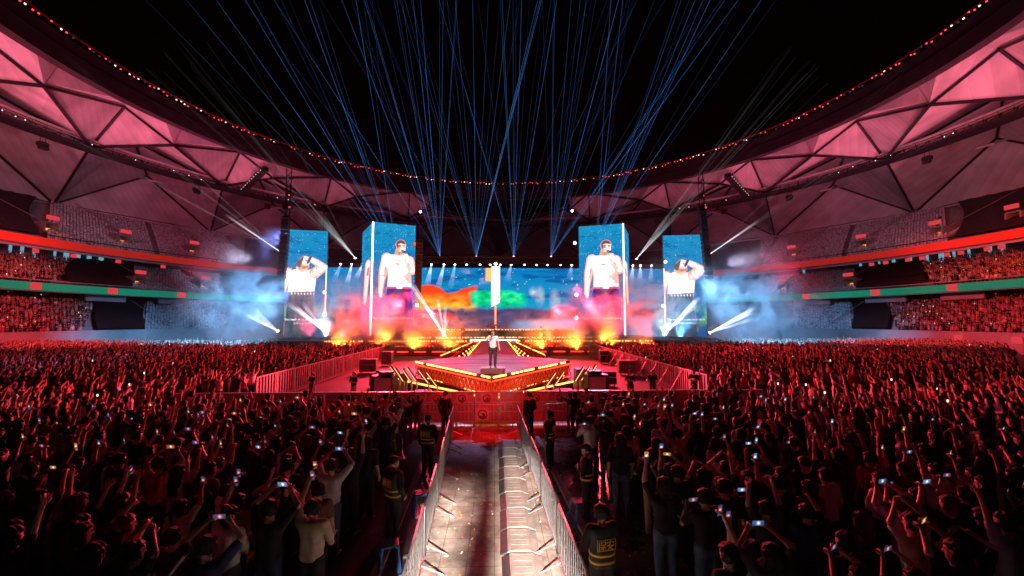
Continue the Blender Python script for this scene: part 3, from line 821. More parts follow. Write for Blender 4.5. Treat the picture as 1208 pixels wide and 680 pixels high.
# --- ground
gm = pbr('pitch_cover', (.10,.095,.10), .55, var=.35, scale=1.4, bump=.3, spec=.5)
mb = MB(); mb.add([(-900,-600,0),(900,-600,0),(900,1200,0),(-900,1200,0)], [(0,1,2,3)]); g_ = link('ground', mb.mesh('ground', gm)); g_['kind'] = 'structure'
# ------------------------------------------------------------------ stage
black = pbr('black_paint', (.02,.02,.022), .55, var=.3)
deckm = pbr('stage_deck', (.06,.055,.07), .65, var=.3, scale=1.0, spec=.5)
alu = pbr('aluminium', (.55,.55,.57), .35, .9, var=.15, scale=6)
led_amber = glow('led_amber', (1,.27,.035), 9, True); led_gold = glow('led_gold', (1,.42,.09), 6); led_red = glow('led_red', (1,.04,.015), 4.5, True); led_white = glow('led_white', (1,.97,.92), 6)
HS = 1.98
# thrust: arrow-head platform and the runway back to the main stage
thrust = empty('thrust_stage', (0,0,0)); tag(thrust, 'arrow shaped thrust stage with glowing amber edges and a grey runway behind', 'stage')
apex, lc, rc, ln, rn, lf, rf = (-.15,20.2), (-5.1,28), (4.95,28), (-1.95,31.5), (1.75,31.5), (-1.75,55.5), (1.55,55.5)
out = [apex, rc, rn, rf, lf, ln, lc]
mb = MB(); n = len(out)
mb.add([(x,y,HS) for x,y in out]+[(x,y,HS-.18) for x,y in out], [tuple(range(n)), tuple(range(2*n-1,n-1,-1))]+[((i+1)%n,i,n+i,n+(i+1)%n) for i in range(n)])
link('deck', mb.mesh('deck', deckm), thrust)
mb = MB()
for i in range(1, 13): y = 20.9+i*2.6; hw = (y-20.2)/7.8*5 if y < 28 else (1.9 if y > 31.5 else 5-3.1*(y-28)/3.5); mb.bar((-.1-hw*.96,y,HS+.004),(-.1+hw*.96,y,HS+.004), .02, .006)
for x in (-2.4,-1.2,0,1.2,2.3): mb.bar((x, 20.5+abs(x)*1.6, HS+.005), (x, 31 if abs(x) > 1.6 else 55, HS+.005), .02, .006)
link('deck_seam', mb.mesh('deck_seam', black), thrust)
# inner skirt
mb = MB(); sk = [(apex[0],apex[1]+.5), (rc[0]-.5,rc[1]), (rn[0]-.3,rn[1]), (rf[0]-.3,rf[1]), (lf[0]+.3,lf[1]), (ln[0]+.3,ln[1]), (lc[0]+.5,lc[1])]
mb.add([(x,y,HS-.2) for x,y in sk]+[(x,y,0) for x,y in sk], [((i+1)%n,i,n+i,n+(i+1)%n) for i in range(n)]); link('skirt', mb.mesh('skirt', black), thrust)
def led_edge(p, q, z, w, h, mat, parent, dash=None, name='edge_light'):
    p = Vector((*p, z)); q = Vector((*q, z)); mb = MB(); L = (q-p).length
    if dash is None: mb.bar(p, q, w, h)
    else:
        k = int(L/dash)
        for i in range(k):
            if random.random() < .12: continue
            a = p.lerp(q, (i+.12)/k); b = p.lerp(q, (i+.12+random.uniform(.45,.8))/k); mb.bar(a, b, w, h)
    o = link(name, mb.mesh(name, mat), parent)
    if dash: o['kind'] = 'stuff'
    return o
def lattice(p, q, z0, z1, step, mat, parent, r=.03, name='truss_lattice'):
    p = Vector((*p,0)); q = Vector((*q,0)); k = max(1, int((q-p).length/step)); mb = MB()
    for z in (z0, z1): mb.tube([p+Vector((0,0,z)), q+Vector((0,0,z))], r*1.3, 5)
    for i in range(k):
        a = p.lerp(q, i/k); b = p.lerp(q, (i+1)/k)
        mb.tube([a+Vector((0,0,z0)), b+Vector((0,0,z1))], r, 4); mb.tube([a+Vector((0,0,z1)), b+Vector((0,0,z0))], r, 4); mb.tube([a+Vector((0,0,z0)), a+Vector((0,0,z1))], r, 4)
    return link(name, mb.mesh(name, mat), parent)
def inset(p, q, d):  # move edge outward (towards -y) by d
    t = Vector((q[0]-p[0], q[1]-p[1])).normalized(); nn = Vector((t.y, -t.x)); nn = nn if nn.y < 0 else -nn
    return (p[0]+nn.x*d, p[1]+nn.y*d), (q[0]+nn.x*d, q[1]+nn.y*d)
red_tube = pbr('red_truss', (.55,.10,.06), .4, .4)
for p, q in ((apex, lc), (apex, rc)):
    a, b = inset(p, q, .08)
    led_edge(a, b, HS-.06, .06, .085, led_gold, thrust, .42)
    a, b = inset(p, q, .05); led_edge(a, b, HS-.26, .05, .10, led_red, thrust)
    lattice(a, b, HS-.95, HS-.3, .45, red_tube, thrust)
    a2, b2 = inset(p, q, -.12); led_edge(a2, b2, HS-.62, .04, .62, glow('fascia_glow', (1,.055,.012), .75), thrust, name='fascia_glow')  # red glow below the edge, put into an added glowing backing panel
    a, b = inset(p, q, -.25); led_edge(a, b, HS-1.0, .05, .05, led_amber, thrust, 1.6)
    # lower step platform with its gold top edge, tapering towards the apex
    a0, b0 = inset(p, q, .1); A = Vector((*a0,0)); B = Vector((*b0,0)); o_ = inset(p, q, 1.5)
    mb = MB(); Bo = Vector((*o_[1],0)); tri = [A, B, Bo]
    mb.add([t+Vector((0,0,.95)) for t in tri]+[t+Vector((0,0,.0)) for t in tri], [(0,1,2),(2,1,0)][:1]+[(5,4,3),(1,0,3,4),(2,1,4,5),(0,2,5,3)]); link('lower_step', mb.mesh('lower_step', black), thrust)
    led_edge((A.x,A.y-.05), (Bo.x,Bo.y-.05), .97, .06, .07, led_amber, thrust)
# the runway flanks: red lattice with amber bulbs
for (p, q) in ((ln, lf), (rn, rf)):
    s = -1 if p[0] < 0 else 1
    lattice((p[0]+s*.12,p[1]), (q[0]+s*.12,q[1]), .5, HS-.15, 1.0, red_tube, thrust, .04)
    led_edge((p[0]+s*.1,p[1]), (q[0]+s*.1,q[1]), HS-.06, .08, .08, led_amber, thrust, 1.3)
    lattice((p[0]+s*2.4,p[1]+3), (q[0]+s*1.2,q[1]), .3, 1.7, 1.2, red_tube, thrust, .04)
    led_edge((p[0]+s*2.4,p[1]+3), (q[0]+s*1.2,q[1]), 1.75, .07, .07, led_amber, thrust, .9)
    led_edge((p[0]+s*2.6,p[1]+3.2), (q[0]+s*2.2,q[1]), .9, .1, .1, led_red, thrust, 1.1)
    mb = MB()
    for i in range(15):
        t = (i+.5)/15; x = (p[0]+s*1.4)*(1-t)+(q[0]+s*.8)*t; y = (p[1]+1.5)*(1-t)+q[1]*t
        mb.lathe([(.01,-.06),(.06,-.03),(.075,.03),(.02,.07)], 8, (x, y, 1.1+.3*(i%2)))
    link('bulb', mb.mesh('bulb', led_gold), thrust)
for (p, q) in ((ln, lc), (rn, rc)): led_edge(p, q, HS-.1, .05, .08, led_red, thrust)
# riser under the singer
mb = MB(); mb.cbox((-.1,21.15,HS+.15), (1.2,.8,.30), .03); o = link('riser', mb.mesh('riser', pbr('pale_riser', (.14,.12,.13), .5))); tag(o, 'small pale box riser at the tip of the thrust stage, under the singer', 'riser')

# main stage
main = empty('main_stage', (0,58,0)); tag(main, 'long dark main stage with rows of amber bulbs along its front', 'stage')
mb = MB(); mb.cbox((-1,8,HS/2-.02), (54,20,HS-.04), .05); mb.cbox((-1,11,HS+.55), (26,9,1.1), .05); link('platform', mb.mesh('platform', deckm), main)
random.seed(21)
for (z, x0, x1, y, m, nb) in ((HS-.1,-22,21,-2.1,led_amber,110), (HS+.35,-12,13,-1.7,led_gold,60), (HS+1.2,-9,9,6.3,led_gold,40), (HS-.75,-20,19,-2.1,led_red,80)):
    mb = MB(); kk = 0
    for i in range(nb):
        if random.random() < .15: continue
        x = x0+(x1-x0)*(i+.5)/nb; w_ = random.uniform(.10,.30); mb.box((x+random.uniform(-.08,.08), y, z), (w_, .1, .11))
    o = link('footlight', mb.mesh('footlight', m), main); o['kind'] = 'stuff'
lattice((-22,-2.05), (21,-2.05), .15, HS-.25, 1.2, red_tube, main, .05)
led_edge((-22,-2.15),(21,-2.15), .5, .06, .1, led_red, main, 2.2)
led_edge((-3.2,-2.2),(3.0,-2.2), HS+.02, .1, .12, led_white, main)
link('dark_backing', (lambda b: (b.box((-1,-1.9,HS/2), (52,.1,HS-.1)), b.mesh('dark_backing', black))[1])(MB()), main)

# ------------------------------------------------------------------ LED screens: pictures computed per vertex
def smooth(d, w): return np.clip(.5 - d/w, 0, 1)
def seg(X, Y, a, b, ra, rb):
    ax, ay = a; bx, by = b; dx, dy = bx-ax, by-ay; t = np.clip(((X-ax)*dx+(Y-ay)*dy)/(dx*dx+dy*dy+1e-6), 0, 1)
    return np.hypot(X-ax-t*dx, Y-ay-t*dy)-(ra+(rb-ra)*t)
def poly(X, Y, P):
    d = np.full(X.shape, 1e9); s = np.ones(X.shape); n = len(P)
    for i in range(n):
        (ax, ay), (bx, by) = P[i], P[i-1]
        ex, ey = bx-ax, by-ay; wx, wy = X-ax, Y-ay; t = np.clip((wx*ex+wy*ey)/(ex*ex+ey*ey+1e-9), 0, 1)
        d = np.minimum(d, (wx-ex*t)**2+(wy-ey*t)**2)
        c1, c2, c3 = Y >= ay, Y < by, ex*wy > ey*wx
        fl = (c1 & c2 & c3) | (~c1 & ~c2 & ~c3); s = np.where(fl, -s, s)
    return s*np.sqrt(d)
def vnoise(X, Y, seed=0):
    rs = np.random.RandomState(seed); T = rs.rand(64, 64); out = np.zeros(X.shape); amp = .5
    for o in range(4):
        xi = np.floor(X).astype(int); yi = np.floor(Y).astype(int); fx = X-xi; fy = Y-yi; fx = fx*fx*(3-2*fx); fy = fy*fy*(3-2*fy)
        g = lambda i, j: T[(xi+i) % 64, (yi+j) % 64]
        out += amp*((g(0,0)*(1-fx)+g(1,0)*fx)*(1-fy)+(g(0,1)*(1-fx)+g(1,1)*fx)*fy); X = X*2.03+11; Y = Y*2.03+7; amp *= .5
    return out
def lay(C, m, col): 
    m = m[..., None]; return C*(1-m)+np.array(col)*m if np.ndim(col) == 1 else C*(1-m)+col*m
def sky_pic(X, Y, H, seed):
    t = np.clip(Y/H, 0, 1); C = np.stack([.001+.002*(1-t), .115-.07*t, .225-.03*t], -1)
    nn = vnoise(X*.02, Y*.07, seed); C = lay(C, np.clip((nn-.55)*5,0,.75), (.0,.05,.16)); n2 = vnoise(X*.3, Y*.3, seed+3); C = lay(C, np.clip((n2-.74)*14,0,1), (.75,.9,1)); return C
SKA, SKB, SKC = (.66,.57,.58), (.56,.22,.17), (.12,.03,.03)
def limb(C, X, Y, a, b, ra, rb):
    d = seg(X, Y, a, b, ra, rb)+2*vnoise(X*.07,Y*.07,3)-1; m = smooth(d, 3); r = (ra+rb)/2
    sh = np.clip(-d/r*1.9-.1, 0, 1)[..., None]; col = np.array(SKB)*(1-sh)+np.array(SKA)*sh
    C = lay(C, smooth(d-1.5, 3), SKB); return lay(C, m, col)
def grade(C, X, Y, fig, seed):
    """camera-video look: contrast, fine grain and a hot orange outline round the figure"""
    g = vnoise(X*.35, Y*.35, seed)*.5 + vnoise(X*.09, Y*.09, seed+1)*.7; C = C*(.72+.5*g)[..., None]
    edge = np.exp(-((fig-1)/2.6)**2)*np.clip(vnoise(X*.03,Y*.03,seed+5)*3-.9,0,1); C = lay(C, np.clip(edge*.6,0,1), (.70,.20,.09))
    return np.clip(C*1.15-.025, 0, 1.2)
def standing(X, Y):
    """singer standing at a microphone: bare arms, white tank top, dark trousers; coordinates of a 238 x 605 face"""
    B = sky_pic(X, Y, 605, 3)
    B = lay(B, np.clip(vnoise(X*.03, Y*.02, 9)*2-1.05,0,.5)*(Y > 350), (.5,.1,.3)); C = B
    fig = np.full(X.shape, 1e9)
    la = [((78,190),(60,262),27,22),((60,262),(54,300),21,19),((54,300),(47,372),17,12),((47,372),(50,396),12,8)]
    for a,b,r0,r1 in la: C = limb(C, X, Y, a, b, r0, r1); fig = np.minimum(fig, seg(X,Y,a,b,r0,r1))
    for a,b,r0,r1,cc in (((66,205),(56,262),7,9,(.74,.62,.58)),((74,235),(66,285),6,5,(.30,.09,.06)),((52,305),(46,360),5,5,(.70,.56,.52))): C = lay(C, smooth(seg(X,Y,a,b,r0,r1),9)*.75, cc)
    tr = poly(X, Y, [(83,345),(220,345),(240,620),(58,620)]); fig = np.minimum(fig, tr); fold = vnoise(X*.06, Y*.02, 5)[..., None]
    C = lay(C, smooth(tr, 4), np.array((.008,.016,.05))+np.clip(fold-.35,0,1)*np.array((.10,.05,.34)))
    C = lay(C, smooth(poly(X, Y, [(148,440),(156,440),(154,620),(138,620)]), 6)*.8, (.004,.004,.012))
    for q,w_ in (((100,360),(88,520)),((200,365),(216,500)),((124,400),(112,600)),((180,430),(190,600))): C = lay(C, smooth(seg(X,Y,q,w_,2,5),7)*.5, (.07,.05,.22))
    neck = seg(X,Y,(152,150),(140,196),24,32); sho = seg(X,Y,(88,192),(196,194),22,22); fig = np.minimum(fig, np.minimum(neck, sho))
    C = lay(C, smooth(neck,4), (.40,.16,.11)); C = lay(C, smooth(sho,5), SKA); C = lay(C, smooth(seg(X,Y,(118,196),(166,196),10,10),14)*.6, (.42,.20,.14))
    tank = poly(X, Y, [(84,352),(87,300),(84,240),(76,206),(95,178),(107,177),(113,203),(126,221),(142,226),(160,218),(172,200),(180,180),(193,184),(206,215),(214,250),(219,352)]); fig = np.minimum(fig, tank)
    t = np.zeros(X.shape)
    for q,w_,r in (((100,250),(140,330),5),((92,300),(150,345),5),((190,235),(150,300),6),((212,280),(160,330),6),((120,225),(112,300),4),((168,225),(172,290),4),((95,330),(205,322),4),((130,300),(200,345),4)): t = np.maximum(t, smooth(seg(X,Y,q,w_,r*.3,r),9))
    s2 = (1.06-.42*t-np.clip((X-160)/190,0,.4)-np.clip((95-X)/60,0,.3)+.3*(vnoise(X*.05,Y*.06,2)-.5))[..., None]
    C = lay(C, smooth(tank, 4), np.array((.66,.60,.62))*s2)
    C = lay(C, smooth(seg(X,Y,(84,348),(218,348),5,5),4), (.45,.03,.12)); C = lay(C, smooth(seg(X,Y,(140,348),(162,348),6,6),3), (.6,.5,.45))
    C = lay(C, smooth(poly(X,Y,[(166,285),(222,246),(222,336)]),10)*.75, (.42,.17,.13))
    hd = np.minimum(seg(X, Y, (155,113),(158,140), 27, 22), seg(X,Y,(158,140),(161,160),20,13)); fig = np.minimum(fig, hd); sh = np.clip((X-132)/38,0,1)[..., None]
    C = lay(C, smooth(hd, 3), np.array((.26,.09,.06))*(1-sh)+np.array((.68,.52,.47))*sh)
    C = lay(C, smooth(seg(X,Y,(130,126),(131,140),6,5),4), (.42,.18,.12))
    C = lay(C, smooth(np.maximum(seg(X,Y,(147,104),(162,104),30,28), Y-103-.22*np.abs(X-156)-4*vnoise(X*.2,Y*.2,7)),4), (.06,.055,.06)); C = lay(C, smooth(seg(X,Y,(134,112),(136,128),5,4),5), (.06,.05,.05))
    for ex in (149,171): C = lay(C, smooth(seg(X,Y,(ex-7,117),(ex+6,116),2.4,2.4),3), (.06,.02,.02)); C = lay(C, smooth(seg(X,Y,(ex-5,124),(ex+4,124),3.4,3.4),3), (.16,.06,.05))
    C = lay(C, smooth(seg(X,Y,(161,122),(164,137),2.5,5),4)*.8, (.78,.62,.56)); C = lay(C, smooth(seg(X,Y,(156,141),(169,141),2,2),3)*.7, (.24,.08,.06))
    C = lay(C, smooth(seg(X,Y,(150,160),(170,162),9,7),7)*.75, (.16,.07,.06))
    for a,b,r0,r1 in (((204,200),(224,252),27,21),((224,252),(206,206),18,15),((206,206),(186,174),15,11)): C = limb(C, X, Y, a, b, r0, r1); fig = np.minimum(fig, seg(X,Y,a,b,r0,r1))
    C = lay(C, smooth(seg(X,Y,(200,212),(214,246),4,6),8)*.7, (.32,.10,.07)); C = lay(C, smooth(seg(X,Y,(214,200),(230,240),5,6),8)*.6, (.74,.60,.55))
    for fy in (150,157,164,171): C = lay(C, smooth(seg(X,Y,(178,fy),(192,fy+4),4.4,4.4),3), (.66,.49,.44) if fy % 2 else (.54,.36,.31))
    C = lay(C, smooth(seg(X,Y,(186,152),(166,149),6,8),3), (.015,.015,.02)); C = lay(C, smooth(seg(X,Y,(165,148),(164,147),8,8),3), (.10,.10,.12))
    G = grade(C, X, Y, fig, 50); m = smooth(fig-2.5, 4)[..., None]; return B*(1-m)+G*m
def leaning(X, Y):
    """singer leaning back with raised elbow; coordinates of a 212 x 548 face"""
    B = sky_pic(X, Y, 548, 13)
    B = lay(B, np.clip((vnoise(X*.03,Y*.03,4)-.45)*4,0,1)*smooth(380-Y,60), (.06,.25,.12)); C = B
    tr = poly(X, Y, [(18,325),(146,318),(165,560),(0,560)]); fold = vnoise(X*.07,Y*.02,15)[..., None]
    C = lay(C, smooth(tr,5)*.9, np.array((.03,.04,.05))+np.clip(fold-.35,0,1)*.16); fig = tr.copy()
    for a,b,r0,r1 in (((16,222),(0,262),24,20),((0,262),(-8,310),18,14)): C = limb(C, X, Y, a, b, r0, r1); fig = np.minimum(fig, seg(X,Y,a,b,r0,r1))
    nk = seg(X,Y,(78,195),(84,212),24,30); C = lay(C, smooth(nk,5), (.55,.30,.24)); fig = np.minimum(fig, nk)
    tank = poly(X, Y, [(14,332),(20,270),(20,226),(44,204),(58,203),(70,216),(92,220),(112,212),(120,203),(158,206),(156,262),(150,322)]); fig = np.minimum(fig, tank)
    t = np.zeros(X.shape)
    for q,w_,r in (((30,240),(70,320),5),((140,225),(100,300),6),((24,300),(90,325),5),((148,270),(110,318),5),((60,230),(50,300),4),((90,235),(96,310),4)): t = np.maximum(t, smooth(seg(X,Y,q,w_,r*.3,r),9))
    s2 = (1.08-.4*t-np.clip((40-X)/80,0,.3)+.3*(vnoise(X*.05,Y*.06,2)-.5))[..., None]
    C = lay(C, smooth(tank,4), np.array((.66,.62,.58))*s2)
    for a,b,r0,r1 in (((150,220),(178,200),27,24),((178,200),(192,190),22,20),((192,190),(158,166),19,16),((158,166),(124,148),15,12)): C = limb(C, X, Y, a, b, r0, r1); fig = np.minimum(fig, seg(X,Y,a,b,r0,r1))
    C = lay(C, smooth(seg(X,Y,(132,205),(158,238),12,8),12)*.6, (.30,.12,.09)); C = lay(C, smooth(seg(X,Y,(166,186),(184,194),4,6),8)*.7, (.74,.60,.55)); C = lay(C, smooth(seg(X,Y,(150,176),(176,190),3,4),7)*.7, (.32,.12,.08))
    hd = np.minimum(seg(X,Y,(80,180),(96,160),25,25), seg(X,Y,(98,178),(108,186),18,12)); fig = np.minimum(fig, hd); sh = np.clip((Y-140)/60,0,1)[..., None]
    C = lay(C, smooth(hd,3), np.array((.68,.54,.49))*(1-sh)+np.array((.40,.18,.13))*sh)
    C = lay(C, smooth(np.maximum(seg(X,Y,(72,170),(78,156),23,24), X-80-.3*(178-Y)),4), (.08,.06,.06)); C = lay(C, smooth(seg(X,Y,(82,184),(84,192),6,5),4), (.36,.15,.1))
    C = lay(C, smooth(seg(X,Y,(94,192),(112,188),8,6),6)*.7, (.16,.06,.05)); C = lay(C, smooth(seg(X,Y,(100,154),(110,160),3,3),3), (.10,.04,.03)); C = lay(C, smooth(seg(X,Y,(114,166),(120,172),4,5),3), (.66,.48,.42))
    for q in range(4): C = lay(C, smooth(seg(X,Y,(104+5*q,150-3*q),(116+5*q,156-3*q),4.4,4.4),3), (.62,.45,.40) if q % 2 else (.5,.32,.27))
    C = lay(C, smooth(seg(X,Y,(112,168),(130,128),6,8),3), (.02,.05,.10)); C = lay(C, smooth(seg(X,Y,(131,124),(133,120),9,9),3), (.06,.16,.26))
    C = lay(C, smooth(seg(X,Y,(18,326),(148,320),6,6),4), (.05,.05,.06))
    for q in range(36, 150, 16): C = lay(C, smooth(seg(X,Y,(q,324),(q+2,330),3,3),2), (.5,.5,.5))
    G = grade(C, X, Y, fig, 60); m = smooth(fig-2.5, 4)[..., None]; return B*(1-m)+G*m
def side_slice(X, Y):
    C = sky_pic(X, Y, 605, 23)
    C = lay(C, smooth(seg(X,Y,(60,215),(40,420),26,17),4), SKB); C = lay(C, smooth(seg(X,Y,(62,215),(42,420),17,10),4), (.6,.5,.48))
    C = lay(C, smooth(seg(X,Y,(66,240),(60,270),8,10),4), (.5,.05,.05)); return C
def wall_pic(X, Y):
    """landscape on the back wall, in picture pixels"""
    t = np.clip((Y-316)/60,0,1); C = np.stack([.0+.005*t,.17+.12*t,.44+.10*t],-1)
    nn = vnoise(X*.035, Y*.22, 31); C = lay(C, np.clip((nn-.5)*5,0,.8), (.0,.06,.26)); n2 = vnoise(X*.55, Y*.55, 35); C = lay(C, np.clip((n2-.73)*14,0,1)*smooth(Y-345,10), (.8,.95,1))
    ridge = 341+4*np.sin(X*.11)+7*vnoise(X*.08, X*0+3, 8)-3; low = 352+.1*(X-500)
    rough = vnoise(X*.12, Y*.2, 12)[..., None]
    # dark plain
    C = lay(C, smooth(362+5*vnoise(X*.1,X*0,4)-Y, 4), np.array((.03,.03,.07))+rough*np.array((.10,.06,.16)))
    # blue lake on the right, sloping in
    C = lay(C, smooth(379-(X-615)*.03-Y, 5)*smooth(604-X, 16), np.array((.0,.30,.62))+rough*.12)
    C = lay(C, smooth(388-Y,6)*smooth(X-600,24), (.45,.03,.05))
    # orange mountain
    mt = smooth(ridge-Y,2)*smooth(Y-369+8*rough[...,0],5)*smooth(488-X,6)*smooth(X-558,6)
    hot = np.clip((Y-345)/16,0,1)[..., None]
    C = lay(C, mt, np.array((.95,.05,.01))+(rough-.3)*np.array((.3,.9,.1))*hot+np.array((0,.16,0))*hot)
    C = lay(C, smooth(370-Y,3)*smooth(Y-378,4)*smooth(X-535,8)*np.clip((rough[...,0]-.42)*6,0,1), (.8,.03,.01))
    # green hill
    gl = 345-3*np.sin((X-552)*.05)+5*vnoise(X*.12, X*0+1, 6)-2+np.clip((X-604)*.12,0,5); gm_ = smooth(gl-Y,3)*smooth(Y-364+5*rough[...,0],6)*smooth(551-X,7)*smooth(X-616,10)
    C = lay(C, gm_, np.array((.0,.55,.22))+(rough-.45)*np.array((.1,.9,.4)))
    # pale mist columns on the right
    for cx, cy, rx, ry in ((634,350,7,14),(652,354,8,15),(626,345,6,8)): C = lay(C, np.clip(1-np.hypot((X-cx)/rx,(Y-cy)/ry),0,1)*np.clip(rough[...,0]*1.6,0,1), (.6,.62,.66))
    C = lay(C, smooth(np.abs(X-573)-3.5,2)*smooth(Y-332,3)*smooth(316-Y,2), (1.0,.55,.12)); C = lay(C, np.clip((vnoise(X*.06,Y*.1,44)-.5)*4,0,1)*smooth(np.abs(X-555)-14,14)*smooth(Y-335,14)*.7, (.75,.45,.6))
    return C
screen_mat('led_screen', 2.6); screen_mat('wall_screen', 1.25)
MATS['led_screen'].cycles.emission_sampling = 'AUTO'; MATS['wall_screen'].cycles.emission_sampling = 'AUTO'
frame_m = pbr('screen_frame', (.03,.03,.035), .5)
def picture(name, p00, p10, p01, p11, nx, ny, fn, fw, fh, mat, parent):
    """display face between four corners (bottom-left, bottom-right, top-left, top-right); fn paints in fw x fh coordinates, y down"""
    U, Vv = np.meshgrid(np.linspace(0,1,nx), np.linspace(0,1,ny), indexing='ij')
    P = [np.array(p) for p in (p00,p10,p01,p11)]
    V = ((1-U)*(1-Vv))[...,None]*P[0]+(U*(1-Vv))[...,None]*P[1]+((1-U)*Vv)[...,None]*P[2]+(U*Vv)[...,None]*P[3]
    C = np.clip(fn(U*fw, (1-Vv)*fh), 0, 1.1); i = np.arange(nx*ny).reshape(nx,ny)
    Q = np.stack([i[:-1,:-1], i[1:,:-1], i[1:,1:], i[:-1,1:]], -1).reshape(-1,4)
    return link(name, np_mesh(name, V.reshape(-1,3), Q, mat, C.reshape(-1,3), 'picture', False), parent)
def caption(lines, c, u, hgt, parent):
    """two lines of subtitle text on a screen face, centre c, running along u"""
    u = Vector(u).normalized(); nrm_ = Vector((u.y, -u.x, 0)); R = Matrix((( u.x, 0, nrm_.x),(u.y, 0, nrm_.y),(0, 1, 0))).to_4x4()
    for i, t in enumerate(lines):
        cu = bpy.data.curves.new('caption', 'FONT'); cu.body = t; cu.align_x = 'CENTER'; cu.size = hgt; cu.extrude = .004; cu.offset = .012
        tmp = bpy.data.objects.new('caption_tmp', cu); COL.objects.link(tmp); dg = bpy.context.evaluated_depsgraph_get(); me = bpy.data.meshes.new_from_object(tmp.evaluated_get(dg))
        bpy.data.objects.remove(tmp); me.materials.clear(); me.materials.append(glow('caption_white', (1,.95,.97), 1.6))
        o = link('caption', me, parent); o.matrix_local = Matrix.Translation(Vector(c)+Vector((0,0,-i*hgt*1.35))+nrm_*.06) @ R
def box_tower(name, corners, heights, face_fns, label, edge_i, txt):
    """video tower: corners = ground plan of (left, corner, right) world x,y; two picture faces, dark back"""
    t = empty(name, (0,0,0)); tag(t, label, 'screen', 'video towers')
    zb, zt = heights; L, K, R = corners; B = (L[0]+R[0]-K[0], L[1]+R[1]-K[1])
    mb = MB(); pl = [L, K, R, B]; cen = Vector((sum(p[0] for p in pl)/4, sum(p[1] for p in pl)/4)); pl = [tuple(cen+(Vector(p)-cen)*.985) for p in pl]
    mb.add([(x,y,zb) for x,y in pl]+[(x,y,zt-.02) for x,y in pl], [(3,2,1,0),(4,5,6,7)]+[(i,(i+1)%4,4+(i+1)%4,4+i) for i in range(4)]); link('cabinet', mb.mesh('cabinet', frame_m), t)
    for (p, q), (fn, fw, fh, nx) in zip(((L,K),(K,R)), face_fns):
        picture('screen', (*p,zb),(*q,zb),(*p,zt),(*q,zt), nx, 300, fn, fw, fh, MATS['led_screen'], t)
    mb = MB(); e = Vector((*K,0)); dirc = (e-Vector((*cen,0))).normalized(); mb.tube([e+dirc*.05+Vector((0,0,zb)), e+dirc*.05+Vector((0,0,zt))], .12, 6); link('corner_light', mb.mesh('corner_light', led_white if edge_i else glow('led_pale', (.9,1,.75), 2.2)), t)
    (p, q) = (K, R) if txt == 'R' else (L, K)
    u = Vector((q[0]-p[0], q[1]-p[1], 0)); c = Vector(((p[0]+q[0])/2, (p[1]+q[1])/2, zb+2.3)); caption(('You made me a, you made me a', 'believer, believer'), c, u, .42, t)
    return t
def XY(px, d): w_ = W(px, 378, d); return (w_.x, w_.y)
def ZT(py, d, px=584): return W(px, py, d).z
ZB = ZT(396, 60)
LK, LR, LL = XY(437.5,60), XY(488.5,62.3), XY(425,67.5)
box_tower('video_tower', (LL, LK, LR), (ZB, ZT(262,60,437)), ((side_slice,100,605,40),(standing,238,605,150)), 'left square video tower showing a singer in white tank top at a microphone', 1, 'R')
RL, RK, RR = XY(684,62.3), XY(737,60), XY(743.5,67.5)
def standing_r(X, Y): return standing(X+8, Y)
def slice_r(X, Y): return side_slice(100-X, Y)
box_tower('video_tower', (RL, RK, RR), (ZB, ZT(264,60,737)), ((standing_r,238,605,150),(slice_r,100,605,40)), 'right square video tower showing a singer in white tank top at a microphone', 0, 'L')
for sgn, (p0, p1), lab in ((-1, (334.5, 383.5), 'left'), (1, (784.5, 834), 'right')):
    a, b = XY(p0, 61), XY(p1, 62) if sgn < 0 else XY(p1, 61); a = XY(p0, 61 if sgn < 0 else 62)
    t = empty('flat_video_tower', (0,0,0)); tag(t, 'flat video screen far %s of the stage, singer leaning back with raised elbow' % lab, 'screen', 'outer video panels')
    zb, zt = ZT(398,61), ZT(271 if sgn < 0 else 273,61,350)
    picture('screen', (*a,zb),(*b,zb),(*a,zt),(*b,zt), 140, 300, leaning, 212, 548, MATS['led_screen'], t)
    mb = MB(); A_ = Vector((*a,0)); B_ = Vector((*b,0)); nn = Vector((-(B_-A_).y, (B_-A_).x, 0)).normalized(); c = (A_+B_)/2+nn*.26
    mb.box((c.x,c.y,(zb+zt)/2), ((B_-A_).length+.1,.45,zt-zb+.1), math.atan2((B_-A_).y,(B_-A_).x)); link('cabinet', mb.mesh('cabinet', frame_m), t)
    e = B_ if sgn < 0 else A_; mb = MB(); mb.tube([(e.x,e.y-.1,zb+3),(e.x,e.y-.1,zt-5)], .09, 5); link('edge_light', mb.mesh('edge_light', glow('led_warm', (1,.45,.3), 3)), t)
    caption(('You made me a, you made me a', 'believer, believer'), (A_+B_)/2+Vector((0,0,zb+2.4)), B_-A_, .40, t)
# back wall
wallt = empty('led_wall', (0,0,0)); tag(wallt, 'wide LED wall behind the stage showing blue sky, an orange mountain and a green hill', 'screen')
a, b = XY(383,78), XY(785,78); zb, zt = ZT(398,78), ZT(316.5,78)
picture('screen', (a[0],78,zb),(b[0],78,zb),(a[0],78,zt),(b[0],78,zt), 420, 110, lambda X, Y: wall_pic(X+383, Y+316.5), 402, 81.5, MATS['wall_screen'], wallt)
mb = MB(); mb.box(((a[0]+b[0])/2, 78.5, (zb+zt)/2), (b[0]-a[0]+.2, .8, zt-zb+.2)); link('cabinet', mb.mesh('cabinet', frame_m), wallt)
